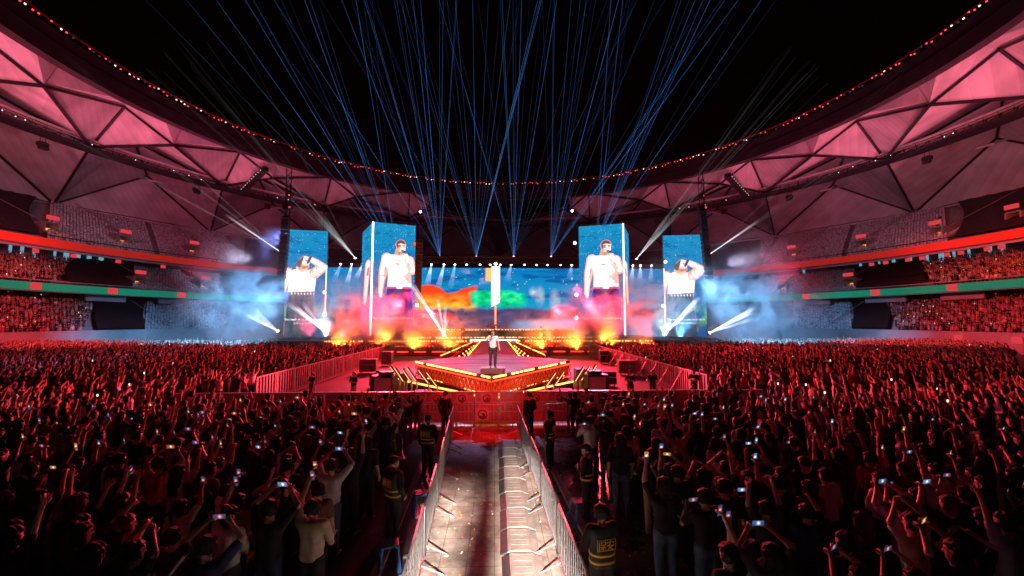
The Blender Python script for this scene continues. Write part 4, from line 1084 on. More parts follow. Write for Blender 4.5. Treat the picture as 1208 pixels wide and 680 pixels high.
# central light column on its thin mast
lc_ = empty('light_column', (*XY(584.5,70),0)); tag(lc_, 'tall glowing white light column on a thin orange mast at centre stage', 'light')
c = W(584.5, 340, 70); mb = MB(); zt_, zb_ = ZT(315,70), ZT(361,70)
mb.prism([(-.72,zb_-.25),(.72,zb_+.55),(.72,zt_),(-.72,zt_)], .5); link('light_box', mb.mesh('light_box', glow('column_white', (1,.97,.88), 1.6)), lc_)
mb = MB(); mb.tube([(0,.2,HS),(0,.2,zb_)], .14, 6); link('mast', mb.mesh('mast', glow('mast_orange', (1,.33,.06), 2)), lc_)
mb = MB(); mb.tube([(-.3,0,zt_+.15),(.3,0,zt_+.15)], .12, 8); link('top_bar', mb.mesh('top_bar', black), lc_)
mb = MB(); mb.lathe([(.05,zt_+.3),(.22,zt_+.42),(.22,zt_+.6),(.05,zt_+.72)], 10); link('beacon', mb.mesh('beacon', glow('lamp_hot', (1,.96,.9), 20)), lc_)

# truss over the wall with small downlights
tr = empty('lighting_truss', (0,0,0)); tag(tr, 'long dark lighting truss above the LED wall', 'truss')
zt2 = ZT(307,77); x0, x1 = XY(385,77)[0], XY(783,77)[0]
for dy in (-.5,.5):
    for dz in (-.5,.5): mb = MB(); mb.tube([(x0,77+dy,zt2+dz),(x1,77+dy,zt2+dz)], .09, 5); link('chord', mb.mesh('chord', black), tr)
mb = MB(); k = 60
for i in range(k):
    xa, xb = x0+(x1-x0)*i/k, x0+(x1-x0)*(i+1)/k
    mb.tube([(xa,76.5,zt2-.5),(xb,76.5,zt2+.5)], .05, 4); mb.tube([(xa,76.5,zt2-.5),(xa,76.5,zt2+.5)], .05, 4)
link('lattice', mb.mesh('lattice', black), tr)
beam_w = beam_mat('beam_white', (.85,.9,1), 1.0); beam_b = beam_mat('beam_blue', (.07,.30,.85), 1.0); beam_p = beam_mat('beam_pink', (1,.35,.5), 1.0)
def beam(parent, a, b, r0, r1, mat, s0, s1, name='beam', n=6, p=1.0):
    """a shaft of light from lamp a towards b"""
    a = Vector(a); b = Vector(b); mb = MB(); K = 30 if (b-a).length > 20 else 12; ph = random.uniform(0,50); ts = [(i/K) for i in range(K+1)]
    mb.tube([a.lerp(b,t) for t in ts], [r0+(r1-r0)*t for t in ts], n, cap=False)
    me = mb.mesh(name, mat, True); at = me.attributes.new('fade', 'FLOAT', 'POINT')
    vals = [];
    for t in ts: vals += [(s1 + (s0-s1)*(1-t)**p)*(1+.38*math.sin(ph+t*23)*math.sin(ph*1.7+t*9)+.18*math.sin(ph*3+t*61))]*n
    at.data.foreach_set('value', vals)
    o = link(name, me, parent)
    return o
def lamp_body(p, lab, grp, col='lamp_hot', s=.35, name='spotlight', cat='spotlight', dirv=(0,-1,0)):
    t = empty(name, p); tag(t, lab, cat, grp)
    mb = MB(); d = Vector(dirv).normalized(); mb.tube([-d*s*1.2, -d*s*.2, d*s*.1], [s*.55, s*.75, s*.8], 10); link('housing', mb.mesh('housing', black), t)
    mb = MB(); mb.tube([d*s*.11, d*s*.16], [s*.62, s*.55], 10); link('lens', mb.mesh('lens', MATS[col]), t)
    return t
glow('lamp_pink', (1,.30,.65), 10); glow('lamp_blue', (.45,.75,1), 14); glow('lamp_warm', (1,.75,.45), 10)
row = [400,413,426,441,456,508,523,536,550,566,578,590,603,619,633,646,662,675,748,757,770]
for i, px in enumerate(row):
    p = Vector((XY(px,76)[0], 76, ZT(312.5,76)))
    o = lamp_body(p, 'small bright downlight over the LED wall, %s from its left end' % ordinal(i+1), 'downlights over the LED wall', 'lamp_hot', .26, 'downlight', 'downlight', (0,-.6,-1))
    if i in (0,1,2,3,5,6,7,12,17,18,19,20): beam(o, (0,0,-.1), (random.uniform(-.9,-.2),-1.2,-random.uniform(2.2,4.4)), .12, .55, beam_w, .55 if i in (1,2,5,6,18,19) else .25, .02, p=1.3, n=8)

# laser and beam fans above the stage
random.seed(5)
fan_defs = [ # px, py, depth, count, azimuth range (deg, 0 = straight to the audience, - = left), elevation range, colour, strength
 (332,299,66, 11, (-66,-50), (24,44), 'w', .34), (419,305,70, 12, (-62,-30), (36,52), 'w', .38),
 (519,303,77, 15, (-58,14), (40,74), 'b', .55), (562,303,77, 15, (-40,26), (44,74), 'b', .55), (606,303,77, 15, (-32,36), (44,74), 'b', .55), (650,303,77, 15, (-18,56), (40,74), 'b', .55),
 (751,306,70, 12, (26,60), (36,52), 'w', .38), (834,303,66, 11, (50,66), (24,44), 'w', .34), (703,290,74, 12, (-6,60), (42,68), 'b', .5), (468,300,76, 12, (-64,4), (42,66), 'b', .45)]
names = ['far left video panel','left video tower','left quarter of the LED wall','orange mountain picture','green hill picture','pale mist picture','right video tower','far right video panel','right tower top','left tower flank']
for i, (px, py, d, cnt, az, el, colr, st) in enumerate(fan_defs):
    p = W(px, py, d); o = lamp_body(p, 'beam projector fanning thin light beams upward above the %s' % names[i], 'beam projectors', 'lamp_pink' if colr == 'b' else 'lamp_hot', .3, 'beam_projector', 'projector', (0,-.5,1))
    cnt = int(cnt*1.25)
    for j in range(cnt):
        f = (j+.5)/cnt; a = rad(az[0]+(az[1]-az[0])*f+random.uniform(-9,9)); e = rad(random.uniform(*el)); L = 75 if colr == 'b' else 34
        v = Vector((math.sin(a)*math.cos(e), -math.cos(a)*math.cos(e), math.sin(e)))*L
        beam(o, (0,0,.1), v, .007, .018, beam_b if colr == 'b' else beam_w, st*(.3+2.2*random.random()**3)*(1.05 if colr=='b' else .38), .008, n=4, p=2.0)
    if colr == 'w':   # denser bright root of the fan
        for j in range(6):
            a = rad(az[0]+(az[1]-az[0])*(j+.5)/6); e = rad(sum(el)/2); v = Vector((math.sin(a)*math.cos(e), -math.cos(a)*math.cos(e), math.sin(e)))*9
            beam(o, (0,0,.1), v, .015, .06, beam_w, .5, 0, n=5, p=1.2)
# wide spot beams at stage level left and right
for (px,py,d,tx,ty,cnt,lab) in ((328,391,60,296,368,4,'below the far left video panel, aimed left'), (385,393,59,348,360,5,'beside the foot of the far left panel, aimed up left'), (837,393,60,882,372,5,'below the far right video panel, aimed right'), (786,392,59,822,358,5,'beside the foot of the far right panel, aimed up right'), (524,396,62,505,350,6,'behind the left of the runway, fanned upward')):
    p = W(px,py,d); q = W(tx,ty,d-4); o = lamp_body(p, 'stage floor spotlight %s' % lab, 'floor spotlights', 'lamp_hot', .3, 'spotlight', 'spotlight', q-p)
    for j in range(cnt):
        v = (q-p) + Vector((random.uniform(-1,1), random.uniform(-.5,.5), random.uniform(-1,1)))*(1.0 if cnt < 6 else 3.0); beam(o, (0,0,0), v, .06, .25, beam_w, .6, .05, n=5, p=.8)
# blinding blue-white and warm spots on the tower sides
for i, (px,py,d,colr,lab) in enumerate(((492,360,61,'lamp_blue','at the right edge of the left tower'), (678,287,61,'lamp_blue','high at the left edge of the right tower'), (680,348,61,'lamp_blue','halfway up the left edge of the right tower'), (680,375,61,'lamp_blue','low at the left edge of the right tower'), (785,309,60,'lamp_warm','at the top left of the far right panel'), (782,361,60,'lamp_warm','halfway up the far right panel'), (783,389,60,'lamp_blue','at the foot of the far right panel'), (383,345,60,'lamp_blue','on the right edge of the far left panel'), (383,371,60,'lamp_blue','low on the right edge of the far left panel'), (496,250,72,'lamp_blue','high over the left tower on the roof edge'), (675,249,72,'lamp_blue','high over the right tower on the roof edge'), (490,288,62,'lamp_red','red, at the top of the left line array'))):
    lamp_body(W(px,py,d), 'dazzling stage spotlight %s' % lab, 'dazzling tower spotlights', colr, .34 if 'red' not in colr else .5, 'spotlight', 'spotlight', (0,-1,-.15))
# line arrays
def line_array(px0, py0, px1, py1, d, n, lab, w_=1.1, curve=.6):
    a = W(px0,py0,d); b = W(px1,py1,d); t = empty('line_array', a); tag(t, lab, 'speakers', 'hung line arrays')
    for i in range(n):
        f = (i+.5)/n; p = a.lerp(b,f)-a; p.y -= curve*f*f; hh = (a-b).length/n*.9
        mb = MB(); mb.cbox(p, (w_,.8,hh), .05); link('speaker_cabinet', mb.mesh('speaker_cabinet', black), t)
    mb = MB(); mb.bar((-.5,0,.25),(.5,0,.25),.3,.2); mb.tube([(0,0,.3),(0,0,5)], .05); mb.tube([(.4,0,.3),(.4,0,5)], .05); link('rigging', mb.mesh('rigging', steel_dark), t)
line_array(337.5,258,334,330,60.2,16,'thin curved black line array hung beside the far left video panel', 1.0)
line_array(828.5,250,834.5,330,60.2,16,'thin curved black line array hung beside the far right video panel', 1.0)
line_array(494.5,284,493.5,346,61,14,'black line array hung close against the right side of the left tower', .95)
# masts up to the roof
for px, lab in ((339,'left'), (828,'right')):
    t = empty('truss_mast', W(px,255,61.5)); tag(t, 'dark truss and hoist gear hanging from the roof ring above the far %s panel' % lab, 'truss', 'hoist trusses')
    mb = MB(); 
    for q in (-.35,.35): mb.tube([(q,0,-1.5),(q,0,7)], .07, 5)
    for i in range(9): mb.tube([(-.35,0,-1.5+i*.9),(.35,0,-.6+i*.9)], .045, 4)
    link('truss', mb.mesh('truss', steel_dark), t); mb = MB(); mb.cbox((0,0,1.2),(1.2,.8,.7),.06); mb.cbox((.2,0,3),(.7,.6,.6),.06); link('hoist', mb.mesh('hoist', black), t)
    mb = MB(); mb.box((.45,-.42,1.2),(.22,.03,.22)); mb.box((.3,-.33,3),(.18,.03,.18)); link('status_lamp', mb.mesh('status_lamp', MATS['lamp_red']), t)
# ------------------------------------------------------------------ floor equipment beside the thrust
case_m = pbr('flight_case', (.30,.29,.30), .5, var=.3, scale=3)
def sub_stack(px, lab, s):
    b = WG(px, 455, 0); b = Vector((XY(px,22.5)[0], 22.5, 0)); t = empty('speaker_stack', b, -s*.12); tag(t, lab, 'speakers', 'speaker stacks beside the thrust')
    mb = MB(); mb.cbox((0,0,.45),(1.15,.9,.88),.04); mb.cbox((0,0,1.34),(1.15,.9,.86),.04); link('cabinet', mb.mesh('cabinet', black), t)
    for z in (.45,1.34): mb = MB(); mb.cbox((s*.1,-.47,z),(.9,.06,.72),.03); link('grille', mb.mesh('grille', pbr('grey_grille', (.28,.27,.27), .5, .3, scale=30)), t)
    mb = MB(); mb.cbox((s*.05,.1,1.86),(.7,.5,.16),.03); link('lid_case', mb.mesh('lid_case', black), t)
sub_stack(455, 'black speaker stack with pale grille at the left corner of the thrust', 1)
sub_stack(702, 'black speaker stack with pale grille at the right corner of the thrust', -1)
def pixel_bar(px, py0, py1, d, lean, lab):
    b = Vector((XY(px,d)[0], d, 0)); h0, h1 = ZT(py1,d), ZT(py0,d); t = empty('light_bar', b); tag(t, lab, 'light bar', 'leaning golden light bars')
    top = Vector((lean*.55, .2, h1)); bot = Vector((0,0,h0)); mb = MB(); mb.bar(bot, top, .16, .1); link('housing', mb.mesh('housing', black), t)
    mb = MB(); mb.bar(bot.lerp(top,.04)+Vector((0,-.07,.0)), top+Vector((0,-.07,0)), .07, .03); link('light_strip', mb.mesh('light_strip', glow('bar_gold', (1,.42,.12), 2.4)), t)
    mb = MB(); mb.cbox((0,0,.06),(.6,.5,.12),.03); mb.tube([(0,0,.1),(0,0,h0+.05)], .05, 6); link('foot', mb.mesh('foot', alu), t)
for i, (px,y0,y1) in enumerate(((473,433,448),(478,434,450),(487,435,451),(493,434,450),(507,437,452),(517,440,456))): pixel_bar(px,y0,y1,23.5-i*.35,-1,'golden light bar left of the thrust, %s from the speaker stack' % ordinal(i+1))
for i, (px,y0,y1) in enumerate(((692,432,447),(684,433,450),(677,434,451),(653,440,456),(643,441,457))): pixel_bar(px,y0,y1,23.5-i*.35,1,'golden light bar right of the thrust, %s from the speaker stack' % ordinal(i+1))
def case(px, py, d, size, lab, grp='equipment cases beside the thrust'):
    t = empty('equipment_case', (XY(px,d)[0], d, 0), random.uniform(-.15,.15)); tag(t, lab, 'case', grp)
    mb = MB(); mb.cbox((0,0,size[2]/2+.12), size, .03); link('body', mb.mesh('body', random.choice((case_m, black))), t)
    mb = MB(); [mb.bar((-size[0]/2-.01,-size[1]/2-.012,z),(size[0]/2+.01,-size[1]/2-.012,z),.03,.05) for z in (.16,size[2]*.7,size[2]+.1)]; link('edge_trim', mb.mesh('edge_trim', alu), t)
    for q in (-1,1): mb = MB(); mb.lathe([(.05,-.03),(.06,0),(.05,.03)], 8, (q*size[0]*.38,-size[1]*.4,.06)); link('castor', mb.mesh('castor', black), t)
case(482,450,22.6,(1.6,.7,.75),'long low flight case under the left light bars'); case(500,452,22.2,(.9,.6,.9),'square flight case left of the thrust between light bars'); case(470,440,25.5,(1.2,.7,1.4),'tall case behind the left light bars')
case(684,450,22.6,(1.6,.7,.75),'long low flight case under the right light bars'); case(663,452,22.4,(1.0,.6,.9),'pale square case right of the thrust'); case(690,432,25.5,(1.3,.8,1.6),'tall red lit case behind the right light bars')
for i, (px, d, sz, lab) in enumerate(((448,30,(1.1,.7,.9),'flight case standing in the pit left, behind the speaker stack'),(436,38,(1.4,.8,1.1),'flight case beside the left slatted fence, halfway along the pit'),(458,44,(1.0,.7,1.3),'tall case far back in the pit left'),(716,30,(1.1,.7,.9),'flight case standing in the pit right, behind the speaker stack'),(738,36,(1.4,.8,1.1),'flight case beside the right slatted fence, halfway along the pit'),(712,45,(1.0,.7,1.3),'tall case far back in the pit right'))): case(px, 440, d, sz, lab, 'cases standing in the stage pit')
# ------------------------------------------------------------------ barricades
gal = pbr('galvanised', (.50,.50,.52), .38, .85, var=.2, scale=10)
red_panel = pbr('barricade_panel', (.30,.27,.27), .42, .35, var=.2, scale=2)
emb_m = pbr('emblem_dark', (.02,.012,.014), .6); plate_m = pbr('emblem_plate', (.38,.35,.35), .5)
def emblem(mb, c, r):
    """round swirl emblem: ring plus a curled arm"""
    pts = [(c[0]+r*math.cos(a), c[1], c[2]+r*math.sin(a)) for a in np.linspace(0, 2*math.pi, 25)]; mb.tube(pts, r*.16, 4)
    pts = [(c[0]+r*(.75-.55*t)*math.cos(3.6+4.2*t), c[1], c[2]+r*(.75-.55*t)*math.sin(3.6+4.2*t)) for t in np.linspace(0,1,14)]; mb.tube(pts, [r*(.12+.16*t) for t in np.linspace(0,1,14)], 4)
    mb.tube([(c[0]-r*.1,c[1],c[2]+r*.1),(c[0]+r*.5,c[1],c[2]-r*.6)], r*.16, 4)
FD = 18.9
def stage_panel(x, i, logo):
    t = empty('stage_barricade', (x, FD, 0)); tag(t, 'stage front barricade panel%s, %s from the left end of the row' % (' with a round emblem' if logo else '', ordinal(i)), 'barricade', 'stage front barricade')
    mb = MB(); mb.box((0,0,.82),(1.03,.03,1.3)); mb.box((0,-.03,1.47),(1.05,.14,.07)); link('sheet', mb.mesh('sheet', red_panel), t)
    mb = MB()
    for q in (-.5,.5): mb.bar((q,-.03,.02),(q,-.03,1.46),.05,.05)
    for z in (.2,.62,1.02): mb.bar((-.5,-.04,z),(.5,-.04,z),.04,.04)
    mb.bar((-.3,-.035,.2),(-.3,-.035,1.0),.03,.03); mb.bar((.3,-.035,.2),(.3,-.035,1.0),.03,.03); link('frame', mb.mesh('frame', gal), t)
    mb = MB(); mb.box((0,-.35,.03),(1.0,.9,.05)); link('tread_plate', mb.mesh('tread_plate', gal), t)
    if logo:
        mb = MB(); mb.box((0,-.055,1.2),(.5,.015,.42)); pl = link('emblem_plate', mb.mesh('emblem_plate', plate_m), t); mb = MB(); emblem(mb, (0,-.068,1.2), .15); link('emblem', mb.mesh('emblem', emb_m), pl)
k = 0
for i in range(-12, 12):
    x = -.35 + i*1.075; k += 1; stage_panel(x, k, -5 < i < 5 and i != 1 and i != -4 or i == -4)
# steel crowd barrier (bike-rack type)
def barrier_parts(t, L, h=1.12, foot=True, n=14, mat=None):
    mat = mat or gal
    mb = MB(); r = .021
    mb.tube([(-L/2,0,.12),(-L/2,0,h-.06),(-L/2+.06,0,h),(L/2-.06,0,h),(L/2,0,h-.06),(L/2,0,.12)], r, 7); mb.tube([(-L/2,0,.2),(L/2,0,.2)], r*.9, 6); link('frame', mb.mesh('frame', mat, True), t)
    mb = MB()
    for i in range(n): x = -L/2+L*(i+1)/(n+1); mb.tube([(x,0,.2),(x,0,h-.01)], .009, 5, cap=False)
    link('infill_bars', mb.mesh('infill_bars', mat, True), t)
    if foot:
        for q in (-L*.36, L*.36):
            mb = MB(); mb.tube([(q,-.42,.02),(q,-.36,.05),(q,0,.2),(q,.36,.05),(q,.42,.02)], .015, 6); mb.bar((q,-.44,.012),(q,-.36,.012),.05,.02); mb.bar((q,.36,.012),(q,.44,.012),.05,.02); link('foot', mb.mesh('foot', mat), t)
proto = {}
def crowd_barrier(x, y, rz, lab, grp, L=2.3):
    if L not in proto:
        t = empty('crowd_barrier', (x,y,0), rz); barrier_parts(t, L); proto[L] = t
    else:
        t = copy_tree(proto[L]); t.location = (x,y,0); t.rotation_euler = (0,0,rz)
    tag(t, lab, 'barrier', grp); return t
# the entry walkway between two lines of barriers, running towards the stage
def wx(d): return .23-.034*d
WANG = math.atan(-.034)
for s, nm in ((-1,'left'),(1,'right')):
    for i in range(5):
        d = 6.05+i*2.33+1.15; x = wx(d)+s*1.29+random.uniform(-.03,.03); crowd_barrier(x, d, math.pi/2-WANG*-1*-1+random.uniform(-.012,.012), 'steel crowd barrier lining the %s side of the walkway, %s from the camera end' % (nm, ordinal(i+1)), 'barriers along the walkway')
for i, x in enumerate((-2.3, .05)): crowd_barrier(x-.45, 17.9, random.uniform(-.02,.02), 'low steel crowd barrier across the end of the walkway, %s one' % ('left' if i == 0 else 'right'), 'barriers across the walkway end')
for i, x in enumerate((3.2, 5.5)): crowd_barrier(x, 17.95, random.uniform(-.02,.02), 'steel crowd barrier right of the walkway before the emblem panels, %s from it' % ordinal(i+1), 'barriers before the emblem panels')
mb = MB(); mb.box((0,0,0),(.5,.015,.5)); pl = link('emblem_sign', mb.mesh('emblem_sign', plate_m)); pl.location = (-.5,17.8,.75); tag(pl, 'dark square sign with round emblem hung on the walkway end barrier', 'sign'); mb = MB(); emblem(mb, (0,-.02,0), .17); link('emblem', mb.mesh('emblem', emb_m), pl)
# tall side fences flanking the stage pit: pale slats
slat_m = pbr('pale_fence', (.30,.27,.27), .5, .2, var=.15, scale=4)
fence_proto = None
for s, nm in ((-1,'left'),(1,'right')):
    p0 = Vector((-12.7 if s < 0 else 11.8, 23.4, 0)); p1 = Vector((-12.9 if s < 0 else 12.4, 58.5, 0)); nP = 16; L = (p1-p0).length/nP; rz = math.atan2((p1-p0).y, (p1-p0).x)
    for i in range(nP):
        c = p0.lerp(p1, (i+.5)/nP)
        if fence_proto is None:
            t = empty('slatted_fence', c, rz)
            mb = MB(); mb.bar((-L/2,0,1.55),(L/2,0,1.55),.07,.07); mb.bar((-L/2,0,.12),(L/2,0,.12),.07,.07); mb.bar((-L/2+.03,0,.1),(-L/2+.03,0,1.55),.06,.06); mb.bar((L/2-.03,0,.1),(L/2-.03,0,1.55),.06,.06); link('frame', mb.mesh('frame', slat_m), t)
            mb = MB(); [mb.bar((-L/2+L*(j+.5)/7,0,.12),(-L/2+L*(j+.5)/7,0,1.55),.14,.03) for j in range(7)]; link('slats', mb.mesh('slats', slat_m), t).name = 'slat_infill'
            mb = MB(); mb.bar((0,0,1.45),(0,.9,.03),.05,.05); link('brace', mb.mesh('brace', slat_m), t); fence_proto = t
        else: t = copy_tree(fence_proto); t.location = c; t.rotation_euler = (0,0,rz)
        tag(t, 'pale slatted fence panel %s of the stage pit, %s from the near end' % (nm, ordinal(i+1)), 'fence', 'slatted fences beside the stage pit')
# cross fence at the front of the pit
for s, nm in ((-1,'left'),(1,'right')):
    for i in range(0):
        x = s*(4.6+i*2.33+1.1) + (-.3 if s < 0 else .8)
        if abs(x) < 5.8 and s > 0: continue
        crowd_barrier(x, 27.2, random.uniform(-.02,.02), 'crowd barrier closing the pit %s of the thrust, %s from it' % (nm, ordinal(i+1)), 'barriers closing the stage pit')

# ------------------------------------------------------------------ walkway floor, lanes, cable covers
def floor_mat(name, c1, c2, sx, sy, rough, rot=0.0):
    m = pbr(name, c1, rough, var=.28, scale=2.2, bump=.25, spec=.5); nt = m.node_tree; b = [n for n in nt.nodes if n.type == 'BSDF_PRINCIPLED'][0]; mx = [n for n in nt.nodes if n.type == 'MIX'][0]; tc = [n for n in nt.nodes if n.type == 'TEX_COORD'][0]
    br = nt.nodes.new('ShaderNodeTexBrick'); br.offset = 0; br.inputs['Color1'].default_value = (*c1,1); br.inputs['Color2'].default_value = (*[q*.82 for q in c1],1); br.inputs['Mortar'].default_value = (*c2,1)
    br.inputs['Scale'].default_value = 1; br.inputs['Mortar Size'].default_value = .007; br.inputs['Brick Width'].default_value = sx; br.inputs['Row Height'].default_value = sy
    mp = nt.nodes.new('ShaderNodeMapping'); mp.inputs['Rotation'].default_value = (0,0,rot); nt.links.new(tc.outputs['Object'], mp.inputs[0]); nt.links.new(mp.outputs[0], br.inputs['Vector']); nt.links.new(br.outputs['Color'], mx.inputs[6])
    # dirt, stains and scuffs
    n3 = nt.nodes.new('ShaderNodeTexNoise'); n3.inputs['Scale'].default_value = .9; n3.inputs['Detail'].default_value = 9; n3.inputs['Roughness'].default_value = .72; n3.inputs['Distortion'].default_value = .6; nt.links.new(tc.outputs['Object'], n3.inputs['Vector'])
    r3 = nt.nodes.new('ShaderNodeMapRange'); r3.inputs[1].default_value = .38; r3.inputs[2].default_value = .62; r3.inputs[3].default_value = .34; r3.inputs[4].default_value = 1.12; nt.links.new(n3.outputs[0], r3.inputs[0])
    m3 = nt.nodes.new('ShaderNodeMix'); m3.data_type = 'RGBA'; m3.blend_type = 'MULTIPLY'; m3.inputs[0].default_value = 1; nt.links.new(mx.outputs[2], m3.inputs[6]); nt.links.new(r3.outputs[0], m3.inputs[7]); nt.links.new(m3.outputs[2], b.inputs['Base Color'])
    return m
wk = floor_mat('walkway_tiles', (.36,.32,.275), (.11,.095,.085), .52, .52, .62)
mb = MB(); pts = [(wx(d)+s*1.62, d, .004) for d, s in ((3.5,-1),(3.5,1),(18.4,1),(18.4,-1))]; mb.add(pts, [(0,1,2,3)]); o = link('walkway', mb.mesh('walkway', wk)); o['kind'] = 'structure'
ln_m = floor_mat('lane_planks', (.065,.06,.065), (.02,.02,.022), 2.4, .21, .42, .5)
for s, nm in ((-1,'left'),(1,'right')):
    mb = MB(); pts = [(wx(d)+s*q, d, .004) for d, q in ((3.5,1.625),(3.5,4.6),(18.4,4.6),(18.4,1.625))]; mb.add(pts if s > 0 else pts[::-1], [(0,1,2,3)]); o = link('path', mb.mesh('path', ln_m if s < 0 else floor_mat('lane_wet', (.115,.10,.095), (.04,.04,.04), 1.2, 1.2, .3))); o['kind'] = 'structure'
    # pale kerb strip on the lane
    mb = MB(); mb.bar((wx(4)+s*2.1,3.5,.05),(wx(18)+s*2.0,17.6,.05),.16,.08); o = link('kerb_strip', mb.mesh('kerb_strip', pbr('kerb_pale', (.30,.27,.25), .6))); o['kind'] = 'structure'
rub = pbr('ramp_grey', (.21,.185,.165), .6, var=.25, scale=5, bump=.35); rubk = pbr('ramp_black', (.025,.025,.027), .6)
def cable_ramp(y, i, lab):
    t = empty('cable_ramp', (.52+random.uniform(-.025,.025), y, 0), random.uniform(-.02,.02)); tag(t, lab, 'cable ramp', 'cable ramps on the walkway')
    mb = MB(); prof = [(-.24,.075),(-.21,.09),(.21,.09),(.24,.075),(.24,.05),(-.24,.05)]; mb.prism(prof, .90, Matrix.Translation((0,.465,0))); link('lid', mb.mesh('lid', rub), t)
    for s in (-1,1):
        mb = MB(); p = [(s*.242,.008),(s*.39,.008),(s*.39,.018),(s*.242,.07)]; mb.prism(p if s > 0 else p[::-1], .88, Matrix.Translation((0,.45,0))); link('side_ramp', mb.mesh('side_ramp', rubk if s < 0 else rub), t)
    mb = MB(); [mb.box((0,-.4+q*.2,.091),(.34,.022,.005)) for q in range(5)]; link('tread', mb.mesh('tread', rub), t)
for i in range(11): cable_ramp(6.2+i*.97, i, 'grey rubber cable ramp on the walkway, %s in its line from the camera end' % ordinal(i+1))
# confetti
cm = [pbr('confetti_yellow', (.75,.42,.03), .6), pbr('confetti_red', (.6,.06,.04), .6), pbr('confetti_white', (.7,.68,.66), .6)]
mb = MB(); random.seed(3)
for i in range(900):
    d = random.uniform(5.8,18); s = random.random(); x = wx(d)+(random.uniform(-1.5,1.5) if s < .5 else random.uniform(1.6,4.4)); a = random.uniform(0,3.14); l, w_ = random.uniform(.010,.034), random.uniform(.007,.018); z = .012+random.random()*.006
    if .03 < x < 1.0: continue
    u = Vector((math.cos(a)*l, math.sin(a)*l, random.uniform(0,.012))); v = Vector((-math.sin(a)*w_, math.cos(a)*w_, random.uniform(0,.008))); c = Vector((x,d,z)); mb.add([c-u-v,c+u-v,c+u+v,c-u+v], [(0,1,2,3)], random.choice((0,0,0,1,2)))
o = link('confetti', mb.mesh('confetti', cm)); tag(o, 'yellow, red and white confetti scattered over the walkway floor', 'confetti', kind='stuff')
# blue plastic stools / bins by the barriers
def stool(x, y, lab):
    t = empty('plastic_stool', (x,y,0), .3); tag(t, lab, 'stool', 'blue plastic stools'); bm_ = pbr('blue_plastic', (.03,.12,.32), .4)
    mb = MB(); mb.cbox((0,0,.46),(.34,.34,.05),.02); link('seat', mb.mesh('seat', bm_), t)
    for i in (-1,1):
        for j in (-1,1): mb = MB(); mb.bar((i*.14,j*.14,.44),(i*.18,j*.18,0),.05,.05); link('leg', mb.mesh('leg', bm_), t)
    mb = MB(); [mb.bar((i*.16,-.16,.2),(i*.16,.16,.2),.03,.04) for i in (-1,1)]; link('stretcher', mb.mesh('stretcher', bm_), t)
stool(-1.95, 8.3, 'blue plastic stool beside the left walkway barrier near the camera'); stool(-1.75, 10.6, 'blue plastic stool by the left walkway barrier behind a guard'); stool(1.95, 10.0, 'blue plastic stool beside the right walkway barrier')
# ------------------------------------------------------------------ people we can tell apart
random.seed(17)
def face_stage(x, y, tgt=(0,32)): return math.atan2(tgt[1]-y, tgt[0]-x) - math.pi/2
BLK = CL['black']
taken = []
# --- security staff
vest_m = pbr('vest_black', (.016,.016,.018), .8); hv = pbr('reflective_yellow', (.85,.50,.03), .5); hv.node_tree.nodes
def vest_parts(o, words=True):
    """black vest with two yellow bands; the back carries the two characters for 'security'"""
    Fd = Field((-.4,-.36,.7), (.4,.4,1.6), .016); torso(Fd, .034)
    X, Y, Z = Fd.grid(); Fd.F = np.maximum(Fd.F, np.maximum(.9-Z, Z-1.45)); Fd.F = np.maximum(Fd.F, .085-np.sqrt(X**2+(Y-.015)**2)-np.clip(1.42-Z,0,1)*5); Fd.F = np.maximum(Fd.F, abs(X)-.205)
    v = link('vest', np_mesh('vest', *Fd.mesh(), vest_m), o)
    for z0, z1 in ((.955,1.0),(1.06,1.10)):
        Fd = Field((-.4,-.36,z0-.06), (.4,.4,z1+.06), .014); torso(Fd, .041); X, Y, Z = Fd.grid(); Fd.F = np.maximum(Fd.F, np.maximum(z0-Z, Z-z1)); Fd.F = np.maximum(Fd.F, abs(X)-.207); link('reflective_band', np_mesh('reflective_band', *Fd.mesh(), hv), v)
    mb = MB(); y = -.158
    def st(x0,z0,x1,z1): mb.bar((x0,y,1.235+z0),(x1,y,1.235+z1),.011,.012)
    # first character
    ox = .062
    for (a,b,c,d) in ((-.045,.055,-.06,.01),(-.05,.03,-.05,-.06),(-.02,.05,.045,.05),(-.02,.05,-.02,.012),(.045,.05,.045,.012),(-.02,.012,.045,.012),(-.03,-.015,.055,-.015),(.012,.012,.012,-.06),(.012,-.015,-.025,-.05),(.012,-.015,.05,-.05)): st(a-ox,b,c-ox,d)
    for (a,b,c,d) in ((0,.065,0,.045),(-.05,.042,.05,.042),(-.05,.042,-.052,.022),(.05,.042,.048,.022),(-.055,-.003,.055,-.003),(-.008,.03,-.03,-.02),(-.03,-.02,.035,-.06),(.028,-.003,-.04,-.06)): st(a+ox,b,c+ox,d)
    link('lettering', mb.mesh('lettering', hv), v)
    mb = MB(); [mb.bar((a,-.156,b),(c,-.156,d),.008,.008) for a,b,c,d in ((-.14,1.31,.14,1.31),(-.14,1.165,.14,1.165),(-.14,1.165,-.14,1.31),(.14,1.165,.14,1.31))]; link('trim', mb.mesh('trim', hv), v)
    return v
def guard(x, y, rz, pose, lab, cap=True, vest=True, sc=1.02, hair='short hair'):
    o, A = make_person((x,y,0), rz, pose, BLK, BLK, 'cap' if cap else hair, lab, 'security staff', sc, jacket=True)
    if cap: link('hair', hair_mesh('bald stubble'), o)
    if vest: vest_parts(o)
    taken.append((x,y,.5)); return o
guard(-2.1, 9.2, -.75, 'guard', 'capped security guard with yellow banded vest left of the walkway, nearest the camera there')
guard(-1.97, 12.9, -.35, 'guard', 'capped security guard behind the left walkway barrier, yellow band at the waist')
